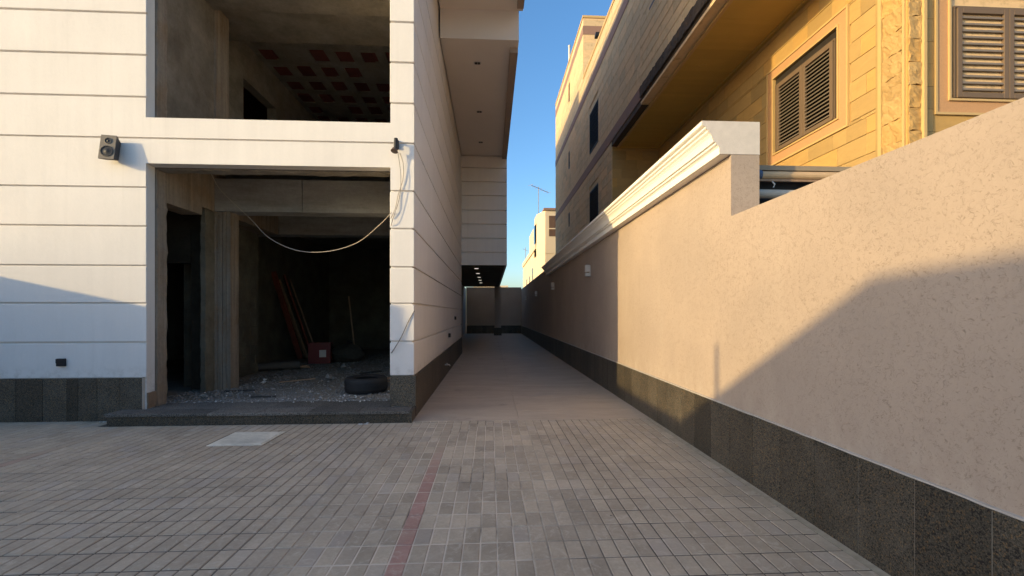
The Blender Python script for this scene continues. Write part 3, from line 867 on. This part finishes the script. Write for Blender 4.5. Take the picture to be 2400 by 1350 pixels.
clad(m, XF, YJ+.004, YC, 7.93, 11.15, .35, [.7, .9]); clad(m, XF, YN+.3, YC, 11.5, 12.3, .35, [.7, .9])
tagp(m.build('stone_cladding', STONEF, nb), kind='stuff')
mb_ = stones_x(MB(), 21.0, XF+.03, 9, 12.3, 15.2, .35, [.6, .8], axis=1)
tagp(mb_.build('stone_cladding', STONEF, nb), kind='stuff')
B('tower_band', XF+.031, 9, 20.985, 21.02, 14.43, 14.83, BAND, nb)
B('stone_band', XF-.02, XF+.029, YJ+.004, 30, 7.55, 7.93, BAND, nb)
B('stone_band', XF-.02, XF+.029, YN+.3, 30, 11.15, 11.5, BAND, nb)
B('stone_band', XF-.01, XF+.029, 20.98, 30, 14.43, 14.83, BAND, nb)
B('parapet_cap', XF-.03, XF+.25, YN+.3, 20.97, 12.301, 12.42, TRIM, nb)
B('parapet_cap', XF-.03, 9, 20.96, 30, 15.201, 15.3, TRIM, nb)
# near overhang face: proud stone courses
m = MB()
z = 7.86
while z < 11.1:
    zt = min(z+.27, 11.148); y = YN+.3
    while y < YJ:
        b = min(y+rnd.choice([.9, 1.2, 1.5]), YJ)
        m.cbox(XF-.05-rnd.uniform(0, .004), XF+.029, y+.003, b-.003, z+.009, zt-.009, .006, 0, -1); y = b
    z = zt
tagp(m.build('stone_courses', STONEF, nb), kind='stuff')
B('overhang_slot', XF-.056, XF-.049, 9.8, 12.0, 9.55, 9.62, DARKM, nb)
for k in range(16):
    y = YN+.3+k*.4
    if y > YJ-.05: break
    place('dark_split_stone', rough_box(XF-.07, XF+.029, y, min(y+.396, YJ-.01), 7.56, 7.85, .07, .02, 80+k), DROUGH, nb)
B('overhang_edge', XF-.035, XF+.20, YN+.1, YJ-.01, SZ+.02, 7.44, STONEF, nb)
B('overhang_groove', XF-.01, XF+.20, YN+.1, YJ-.01, 7.442, 7.558, DROUGH, nb)
B('overhang_edge', XF-.0, XF+.20, YJ-.008, YC-.001, SZ+.02, 7.545, DROUGH, nb)
B('soffit_trim', XF+.201, XF+.27, YN+.1, YC-.002, SZ-.03, SZ+.05, TRIM, nb)
B('soffit_trim', XI-.09, XI-.016, 6.8, YC-.002, SZ-.035, SZ-.001, SLAT, nb)
B('soffit_trim', XF+.271, XI-.092, YC-.08, YC-.007, SZ-.035, SZ-.001, SLAT, nb)
y = YN+.1
sm_ = MB().box(XF+.272, XI-.002, .0012, .1288, SZ, SZ+.02).mesh('soffit_slat'); sm_.materials.append(SLAT)
while y < YC-.02:
    place('soffit_slat', sm_, None, nb, loc=(0, y, rnd.uniform(-.0008, .0008))); y += .13
B('soffit_backing', XF+.21, XI+.02, YN+.1, YC, SZ+.022, SZ+.058, DARKM, nb)
rg = MB().lathe([(.05, 0), (.06, -.012), (.085, -.012), (.09, 0)], 20); rg.smooth = True
place('soffit_lamp', rg.mesh('soffit_lamp'), SLAT, nb, loc=(5.05, 10.6, SZ-.001))
# far windows
for (a, b, z0, z1) in wins:
    f = MB()
    f.box(XF-.006, XF+.02, a, a+.04, z0, z1); f.box(XF-.006, XF+.02, b-.04, b, z0, z1)
    f.box(XF-.006, XF+.02, a+.041, b-.041, z0, z0+.04); f.box(XF-.006, XF+.02, a+.041, b-.041, z1-.04, z1)
    wd = f.build('window', GRILLE, nb)
    B('pane', XF+.024, XF+.028, a, b, z0, z1, GLASS, wd)
    if b-a > 1:
        gm = MB(); n = 9; W_, H_ = b-a-.1, z1-z0-.1
        for k in range(-n, n):
            for s in (1, -1):
                # diagonal bars clipped to the frame
                pts = []
                y_a, z_a = a+.05, 0
                t0 = max(0, -k*W_/n); 
                p = []
                for tt in [i/40 for i in range(41)]:
                    yy = tt*W_; zq = (tt*n+k)/n*H_ if s == 1 else H_-(tt*n+k)/n*H_
                    if -1e-6 <= zq <= H_+1e-6: p.append((XF+.0, a+.05+yy, z0+.05+zq))
                if len(p) > 2: gm.tube([p[0], p[-1]], .011, 4, False)
        gm.build('grille', GRILLE, wd)
# white pipe on tower roof edge
pp = thing('roof_vent_pipe', (4.5, 28.2, 15.3)); 
tagp(pp, 'thin white vent pipe standing on the edge of the yellow stone roof', 'pipe')
MB().tube([(4.42, 25.4, 15.2), (4.42, 25.4, 16.45)], .06, 8).build('pipe', WHITEP, pp); MB().tube([(4.42, 25.4, 16.45), (4.42, 25.4, 16.5)], .075, 8).build('pipe_cap', WHITEP, pp)
fl = thing('floodlight', (4.35, 18.2, 12.42), 'tiny dark floodlight on the parapet edge of the yellow stone house', 'lamp')
MB().tube([(4.35, 18.2, 12.42), (4.33, 18.2, 12.62)], .012, 6).build('bracket', GRILLE, fl); MB().box(4.22, 4.38, 18.08, 18.32, 12.6, 12.74).build('lamp_head', GRILLE, fl)

# metal frame behind the low wall
cf = thing('metal_canopy_frame', (2.6, 4.6, 0), 'weathered metal frame of beams and pipes behind the low part of the beige wall', 'frame')
B('top_beam', 2.50, 5.2, 4.25, 4.31, 2.805, 2.85, STEEL, cf)
MB().tube([(2.52, 4.27, 2.757), (5.2, 4.27, 2.765)], .040, 14).build('round_pipe', simple('dusty_tan_pipe', (.60, .40, .22), .2, 8, .7, .2), cf)
MB().tube([(2.50, 4.26, 2.757), (2.60, 4.26, 2.757)], .048, 14).build('pipe_cap', simple('blue_pipe_cap', (.08, .11, .17), .2, 8, .5, .2), cf)
B('edge_board', 2.50, 5.2, 4.23, 4.25, 2.692, 2.712, TANW, cf)
B('dark_gap_sheet', 2.50, 5.2, 4.40, 4.43, 2.10, 2.80, DARKM, cf)  # dark sheet added to stand in for the shaded hollow between the pipes
MB().tube([(2.50, 4.25, 2.575), (5.2, 4.27, 2.56)], .042, 14).build('lower_pipe', simple('grey_pipe', (.48, .42, .34), .3, 5, .5, .2), cf)
MB().tube([(2.68, 4.2, 2.68), (2.70, 4.19, 2.65), (2.685, 4.19, 2.62)], .007, 6).build('hook', WHITEP, cf)
B('post', 5.0, 5.06, 4.32, 4.38, 0, 2.80, STEEL, cf); B('post', 2.52, 2.58, 4.32, 4.38, 0, 2.80, STEEL, cf)

# ================================================================ FAR BUILDINGS
fb = thing('far_building', (5.2, 42, 0), 'distant cream building with a boxy roof room beyond the alley', 'building')
B('wall', 4.42, 16, 44.0, 62, 0, 7.9, PALEW, fb)
B('wall', 4.42, 16, 43.9, 52, 7.9, 10.2, PALEW, fb)
MB().prism([(4.42, 43.9), (5.05, 42.0), (12, 42), (12, 46), (4.42, 46)], 2, 7.0, 11.0).build('roof_room', PALEW, fb)
MB().prism([(4.42, 43.95), (5.05, 42.05), (12, 42.05), (12, 44), (4.42, 44)], 2, 0, 6.999).build('wall', PALEW, fb)
B('roof_cap', 4.9, 12.2, 41.85, 46, 11.0, 11.2, BAND, fb)
wf = B('window', 5.4, 6.3, 41.96, 42.0, 8.6, 10.5, simple('brown_far_window', (.12, .07, .045), .3, 3, .5, .1), fb)
B('sash_bar', 5.4, 6.3, 41.93, 41.958, 9.25, 9.35, PALEW, wf)
B('window', 4.38, 4.42, 45, 46.2, 8.3, 10.2, GLASS, fb)
for (y, z0, z1) in ((47.5, 4.6, 6.2), (51, 4.0, 5.6), (55, 4.4, 5.6)): B('window', 4.38, 4.419, y, y+.9, z0, z1, GLASS, fb)
B('parapet', 4.3, 4.419, 44, 62, 7.7, 8.2, PALEW, fb)
b2 = thing('distant_house', (6.5, 75, 0), 'low pale house farthest off at the end of the alley', 'building')
B('wall', 6.2, 16, 70, 84, 0, 9.0, PALEW, b2); B('parapet', 6.1, 16, 69.9, 70, 8.7, 9.3, PALEW, b2); B('window', 6.9, 8.0, 69.86, 69.9, 5.5, 7.2, GLASS, b2)
b3 = thing('horizon_house', (0, 110, 0), 'faint low rooftop peeking over the end wall', 'building')
B('wall', -1.6, 4.2, 110, 118, 0, 8.2, PALEW, b3); B('roof_room', .8, 2.2, 110.5, 113, 8.2, 9.2, PALEW, b3)
b4 = thing('cream_block', (-3, 95, 0), 'narrow sliver of cream house beside the white villa edge over the end wall', 'building')
B('wall', -3.6, .9, 95, 99, 0, 8.4, PALEW, b4); B('roof_room', -1.5, .5, 95.1, 97, 8.4, 9.6, PALEW, b4)
an = thing('roof_antenna', (4.6, 45, 11.0), 'thin television antenna on the distant cream building', 'antenna')
MB().tube([(4.75, 45, 10.2), (4.75, 45, 14.0)], .03, 5).build('mast', STEEL, an)
am = MB(); am.tube([(3.9, 44.2, 13.95), (5.9, 46.2, 13.75)], .025, 5)
for k in range(7):
    t = k/6; am.tube([(3.9+2*t-.22, 44.2+2*t+.22, 13.95-.2*t), (3.9+2*t+.22, 44.2+2*t-.22, 13.95-.2*t)], .014, 4)
am.build('boom', STEEL, an)
a2 = thing('rooftop_mast', (4.5, 58, 7.9), 'small crooked rooftop mast on the lowest part of the cream building', 'antenna')
MB().tube([(4.45, 58, 7.9), (4.45, 58, 9.9)], .03, 5).build('mast', STEEL, a2); MB().tube([(4.1, 58, 9.7), (4.8, 58, 9.4)], .025, 5).build('arm', STEEL, a2)

# ================================================================ LEFT SIDE (outside the frame; casts the slanting shadows)
lw = thing('left_boundary_wall', (-9.1, 0, 0), 'beige boundary wall along the left edge of the yard', 'wall')
MB().prism([(-8, 0), (6.2, 0), (6.2, 2.48), (4.02, 2.66), (4.0, 3.48), (2.86, 3.48), (2.82, 3.02), (.16, 3.02), (-2.43, 4.46), (-8, 4.8)], 0, -9.30, -9.02).build('wall_body', STUCCO, lw)
rm = thing('gate_room', (-10.5, -3, 0), 'small plastered gate room with a sloping roof on the left', 'building')
MB().prism([(-8, 0), (.14, 0), (.14, 2.9), (-2.45, 4.3), (-8, 4.6)], 0, -12, -9.31).build('wall', PLASTER, rm)
ps = thing('yard_pole', (-9.15, -.69, 0), 'thin steel pole standing on the left boundary wall', 'pole')
MB().tube([(-9.15, -.69, 3.2), (-9.15, -.69, 3.98)], .03, 8).build('pole', STEEL, ps)
B('base_plate', -9.21, -9.09, -.75, -.63, 3.18, 3.2, STEEL, ps)

# ================================================================ OBJECTS ON THE HOUSE
def speaker():
    t = thing('wall_speaker', (-4.97, FY-.001, 3.56), 'grey two-cone speaker box hung on the white facade', 'speaker')
    fw, fh, bwid, bh, d = .185, .335, .15, .25, .115
    T = Matrix.Translation((0, -.022, 0)) @ Matrix.Rotation(R(-9), 4, 'X') @ Matrix.Rotation(R(7), 4, 'Z')
    def P(x, y, z): return tuple(T @ Vector((x, y, z)))
    v = [P(-fw/2, -d, -fh/2), P(fw/2, -d, -fh/2), P(fw/2, -d, fh/2), P(-fw/2, -d, fh/2), P(-bwid/2, 0, -bh/2), P(bwid/2, 0, -bh/2), P(bwid/2, 0, bh/2), P(-bwid/2, 0, bh/2)]
    MB().add(v, [(0,1,2,3),(4,7,6,5),(0,4,5,1),(1,5,6,2),(2,6,7,3),(3,7,4,0)]).build('case', SPKS, t, True, bevel=.008)
    bf = [P(-fw/2+.004, -d-.006, -fh/2+.004), P(fw/2-.004, -d-.006, -fh/2+.004), P(fw/2-.004, -d-.006, fh/2-.004), P(-fw/2+.004, -d-.006, fh/2-.004)]
    bb = [P(-fw/2+.004, -d+.002, -fh/2+.004), P(fw/2-.004, -d+.002, -fh/2+.004), P(fw/2-.004, -d+.002, fh/2-.004), P(-fw/2+.004, -d+.002, fh/2-.004)]
    MB().add(bf+bb, [(0,1,2,3),(4,7,6,5),(0,4,5,1),(1,5,6,2),(2,6,7,3),(3,7,4,0)]).build('baffle', SPKG, t, True)
    for (zc, r_) in ((.085, .042), (-.058, .074)):
        Mx = T @ Matrix.Translation((0, -d-.006, zc)) @ Matrix.Rotation(R(90), 4, 'X')
        rn = MB().lathe([(r_, .0), (r_*1.02, .006), (r_*.9, .008), (r_*.86, .0)], 24, Mx); rn.smooth = True; c = rn.build('cone', SPKG if r_ < .05 else SPKS, t, True)
        dd = MB().lathe([(r_*.87, .001), (r_*.4, .0006), (r_*.3, .004), (0, .007)], 24, Mx); dd.smooth = True; dd.build('dust_cap', BLACKP, c, True)
    MB().box(-.03, .03, -.06, 0, -.03, .05).build('bracket', BLACKP, t, True)
speaker()
wb = thing('outlet_box', (-5.63, FY, .78), 'small black outlet box low on the shaded white wall', 'box')
MB().box(-.05, .05, -.045, 0, -.05, .05).build('box', BLACKP, wb, True, bevel=.006)
MB().box(-.047, .047, -.052, -.0455, -.01, .047).build('flap', BLACKP, wb, True, bevel=.004)
for (y, z, l) in ((11.4, .88, 'small black socket box on the alley wall nearer its plinth'), (13.3, 1.29, 'grey socket box higher up at the far end of the alley wall')):
    o = thing('socket_box', (CX, y, z), l, 'box', 'socket boxes on the alley wall')
    MB().box(.001, .05, -.06, .06, -.05, .05).build('box', BLACKP, o, True, bevel=.005); MB().box(.051, .06, -.05, .05, -.04, .04).build('cover', SPKG, o, True)
tp = thing('water_tap', (CX+.02, 10.3, .27), 'little white tap low on the dark plinth of the alley wall', 'tap')
MB().tube([(0, 0, 0), (.10, 0, 0), (.12, 0, -.03)], .014, 8).build('spout', WHITEP, tp, True); MB().box(.04, .06, -.035, .035, .02, .035).build('handle', WHITEP, tp, True)
# security camera
sc_ = thing('security_camera', (-1.275, FY, 3.70), 'dark security camera pointing down on the white pier above the opening', 'camera')
MB().box(-.02, .02, -.03, 0, -.03, .09).build('mount', BLACKP, sc_, True, bevel=.004)
MB().tube([(0, -.03, .06), (0, -.08, .05), (0, -.10, .0)], .014, 8).build('arm', BLACKP, sc_, True)
MB().tube([(.0, -.10, .08), (0, -.105, -.07)], [.026, .030], 12).build('body', BLACKP, sc_, True)
MB().tube([(-.012, -.10, -.06), (-.02, -.115, -.10)], [.034, .048], 14).build('hood', simple('bronze_hood', (.09, .06, .045), .1, 9, .5, .1), sc_, True)
def cat(p0, p1, sag, n=24):
    p0, p1 = Vector(p0), Vector(p1); out = []
    for i in range(n+1):
        t = i/n; p = p0.lerp(p1, t); p.z -= sag*4*t*(1-t); out.append(tuple(p))
    return out
def smooth_path(pts, n=8):
    P = [Vector(p) for p in pts]; P = [P[0]]+P+[P[-1]]; out = []
    for i in range(1, len(P)-2):
        for k in range(n):
            t = k/n; a, b, c, d = P[i-1], P[i], P[i+1], P[i+2]
            out.append(tuple(.5*((2*b)+(c-a)*t+(2*a-5*b+4*c-d)*t*t+(3*b-a-3*c+d)*t**3)))
    out.append(tuple(P[-2])); return out
cb = MB().tube(smooth_path([(-1.35, FY-.03, 2.80), (-1.55, 6.5, 2.68), (-2.0, 6.9, 2.47), (-2.5, 7.05, 2.36), (-3.0, 7.2, 2.40), (-3.5, 7.4, 2.62), (-3.95, 7.72, 2.98), (-4.45, 7.79, 3.45), (-4.56, 7.7, 3.7)], 8), .0045, 6)
tagp(cb.build('sagging_cable', CABLEW), 'pale cable sagging across the dark ground floor opening', 'cable')
cb = MB().tube(smooth_path([(-1.23, FY-.06, 3.60), (-1.19, FY-.03, 3.45), (-1.20, FY-.02, 3.25), (-1.26, FY-.02, 3.05), (-1.30, FY-.03, 2.85), (-1.36, FY-.02, 2.72)], 8), .006, 6)
tagp(cb.build('camera_cable', CABLEW), 'thin pale cable hanging down from the security camera', 'cable')
cb = MB().tube(smooth_path([(-1.26, FY-.05, 3.62), (-1.22, FY-.05, 3.3), (-1.24, FY-.04, 3.0), (-1.33, FY-.04, 2.70), (-1.36, FY-.01, 2.62)], 8), .004, 6)
tagp(cb.build('dark_camera_cable', CABLEG), 'thin dark cable looping below the security camera to the opening edge', 'cable')
cb = MB().tube(smooth_path([(CX+.006, FY-.006, 1.46), (-1.13, FY-.012, 1.30), (-1.22, FY-.02, 1.10), (-1.32, FY-.02, .93), (-1.38, FY+.02, .86)], 8), .006, 6)
tagp(cb.build('loose_pier_cable', CABLEG), 'loose grey cable slanting across the lower white pier', 'cable')
# manhole cover
mc = thing('access_cover', (-2.75, 5.32, 0), 'whitewashed square access cover set in the pavers before the step', 'cover')
MB().cbox(-.27, .27, -.255, .255, -.03, .012, .006).build('cover_plate', COVER, mc, True)
fr_ = MB(); fr_.box(-.29, .29, -.275, -.257, -.03, .006).box(-.29, .29, .257, .275, -.03, .006).box(-.29, -.272, -.256, .256, -.03, .006).box(.272, .29, -.256, .256, -.03, .006)
fr_.build('cover_frame', COVER, mc, True)

# ---- things inside the opening
ty = thing('tyre', (-2.02, 7.52, FL+.005), 'worn black car tyre lying flat on the rubble inside the opening', 'tyre')
pr = [(.20, .02), (.235, .0), (.30, .0), (.325, .02), (.335, .07), (.335, .17), (.325, .22), (.30, .24), (.235, .24), (.20, .22), (.205, .2), (.24, .215), (.28, .2), (.29, .12), (.28, .04), (.24, .025), (.205, .04), (.20, .02)]
tm = MB().lathe(pr, 48); tm.smooth = True; tm.build('tyre_carcass', RUBBER, ty, True)
gv = MB()
for z in (.07, .12, .17): gv.lathe([(.3352, z-.006), (.3375, z-.004), (.3375, z+.004), (.3352, z+.006)], 48)
gv.build('tread_rib', RUBBER, ty, True)
# rubble
gr = MB(); rr = random.Random(3)
for k in range(9000):
    x = rr.uniform(-4.9, -1.3); y = 6.72 + 7.5*rr.random()**1.5
    hh = .03*max(0, mnoise.noise(Vector((x*1.3, y*1.3, 0))))
    s = rr.choice([.006, .009, .012, .018]) * (1 if rr.random() < .97 else 2.0)
    gr.chunk((x, y, FL+hh+s*.2), s, rr)
tagp(gr.build('rubble', GRAVEL), 'fine grey rubble and dust covering the bare floor of the opening', 'rubble', kind='stuff')
ch = MB()
for k in range(190):
    x = rr.uniform(-4.6, -1.38); y = 6.62+2.2*rr.random()**1.6
    if rr.random() < .4: x = rr.uniform(-2.4, -1.4)
    ch.chunk((x, y, FL+.012), rr.uniform(.008, .022), rr)
tagp(ch.build('plaster_chips', CHIP), 'scattered pale plaster chips over the rubble near the step', 'rubble', kind='stuff')
for k in range(60):
    pass
def plank(name, p0, p1, wd, th, mat, label, cat_, group=None, roll=0):
    p0, p1 = Vector(p0), Vector(p1); d = p1-p0; L = d.length
    me = MB().box(-wd/2, wd/2, -th/2, th/2, 0, L).mesh(name)
    o = place(name, me, mat, None, loc=p0); q = d.to_track_quat('Z', 'Y'); o.rotation_mode = 'QUATERNION'
    o.rotation_quaternion = q @ Matrix.Rotation(roll, 3, 'Z').to_quaternion()
    return tagp(o, label, cat_, group)
for k, (b0, t0, wd, mt, lb) in enumerate((((-5.30, 13.0, .16), (-5.85, 12.6, 2.55), .16, REDW, 'leftmost dark red plank leaning on the inner wall'),
     ((-5.18, 13.15, .16), (-5.84, 12.9, 2.35), .10, TANW, 'narrow pale edged plank leaning beside the leftmost red one'),
     ((-5.05, 13.2, .16), (-5.84, 13.2, 2.5), .18, REDW, 'wide red plank in the middle of the leaning group'),
     ((-4.92, 13.3, .16), (-5.83, 13.6, 2.4), .12, TANW, 'rightmost bare timber plank of the leaning group'))):
    plank('leaning_plank', b0, t0, wd, .04, mt, lb, 'plank', 'planks leaning inside the opening', .6)
cr = thing('red_crate', (-4.35, 11.9, FL+.01), 'red plastic crate with a pale label at the foot of the planks', 'crate', rz=.2)
m = MB(); m.box(-.26, .26, -.18, -.165, 0, .5).box(-.26, .26, .165, .18, 0, .5).box(-.26, -.245, -.164, .164, 0, .5).box(.245, .26, -.164, .164, 0, .5).box(-.244, .244, -.164, .164, 0, .02)
m.build('crate_shell', REDP, cr, True); MB().box(-.275, .275, -.195, -.181, .46, .51).box(-.275, .275, .181, .195, .46, .51).build('rim', REDP, cr, True)
MB().box(.0, .16, -.186, -.181, .16, .34).build('paper_label', WHITEP, cr, True)
bn = thing('black_sack', (-3.75, 12.2, FL), 'crumpled dark sack beside the red crate', 'sack')
bm = bmesh.new(); bmesh.ops.create_icosphere(bm, subdivisions=3, radius=.34)
for v in bm.verts: v.co = Vector((v.co.x*1.3, v.co.y*.8, max(-.02, v.co.z*.75+.2))) + mnoise.noise_vector(v.co*5)*.06
me = bpy.data.meshes.new('sack'); bm.to_mesh(me); bm.free(); place('sack_body', me, simple('dark_sack', (.05, .045, .035), .3, 9, .9, .3), bn, True)
MB().tube([(.0, 0, .45), (.05, 0, .55)], [.05, .08], 8).build('sack_neck', BLACKP, bn, True)
sp = plank('shovel_handle', (-3.70, 12.6, .5), (-3.95, 12.9, 1.9), .03, .03, TANW, 'thin pale handle standing upright behind the dark sack', 'handle')
tr = thing('paper_roll', (-4.9, 10.4, FL+.1), 'dark rolled sheet lying on the rubble before the planks', 'roll')
MB().tube([(-.35, -.25, 0), (.55, .25, 0)], .085, 14).build('roll_body', simple('dark_roll', (.10, .09, .075), .2, 9, .8, .2), tr, True); MB().tube([(.0, .1, -.06), (.7, .42, -.06)], .03, 8).build('roll_core', TANW, tr, True)
wp = thing('broken_cup', (-4.05, 8.35, FL), 'small broken white plaster lump standing by the concrete column', 'debris')
m = MB(); m.chunk((0, 0, .05), .05, rr); m.chunk((.02, .01, .1), .035, rr); m.build('lump', WHITEP, wp, True)
offs = [((-2.25, 8.0, .19), (-1.75, 8.35, .27), .11, 'orange brown broken board lying behind the tyre'), ((-1.9, 8.3, .2), (-1.3, 8.2, .24), .10, 'tan board end lying behind the tyre beside the pier'),
        ((-3.85, 8.5, .17), (-3.3, 8.75, .20), .05, 'thin brown stick near the foot of the concrete column'), ((-4.3, 7.6, .165), (-3.85, 7.65, .17), .03, 'dark splinter on the rubble left of the white lump'),
        ((-3.6, 7.05, .165), (-3.25, 7.08, .167), .025, 'dark splinter lying in the middle of the rubble floor'), ((-2.7, 9.6, .17), (-2.35, 9.9, .19), .12, 'grey broken board further back on the rubble')]
for k, (a, b, wd, lb) in enumerate(offs): plank('timber_offcut', a, b, wd, .02, TANW if k in (0, 1, 2) else simple('dark_offcut', (.05, .045, .04), .2, 9, .8, .2), lb, 'wood', 'offcuts on the rubble floor')
bl_ = (((-3.1, 8.9), .09, 'grey broken block lump further back on the rubble, left of the tyre'), ((-2.55, 8.4), .07, 'small grey lump of masonry on the rubble just left of the tyre'), ((-4.35, 7.15), .05, 'pale crumbled lump by the left concrete jamb'),
       ((-1.55, 9.4), .10, 'dark broken block lying behind the tyre near the pier'), ((-3.35, 10.6), .12, 'large dark lump of rubble in front of the red crate'), ((-2.9, 7.5), .035, 'small bright lump in the middle of the rubble floor'))
for (x, y), s_, lb in bl_:
    o = thing('broken_block', (x, y, FL), lb, 'rubble', 'broken lumps on the bare floor'); m = MB(); m.chunk((0, 0, s_*.5), s_, rr); m.chunk((s_*.9, s_*.3, s_*.3), s_*.5, rr); m.build('lump', GRAVEL if s_ > .06 else CHIP, o, True)
# litter on pavers
for k, (x, y, s, lb) in enumerate(((-1.62, 5.93, .035, 'small heap of white plaster crumbs at the foot of the step'), (-5.05, 6.22, .03, 'white plaster crumb against the granite plinth at left'), (.85, 3.15, .010, 'tiny dark pebble on the pavers near the boundary wall'))):
    o = thing('crumb_heap', (x, y, 0), lb, 'debris'); m = MB()
    for q in range(9 if k == 0 else 4): m.chunk((rr.uniform(-1.6, 1.6)*s, rr.uniform(-.6, .6)*s, s*.2), s*rr.uniform(.3, .7), rr)
    m.build('crumbs', CHIP if k < 2 else BLACKP, o, True)
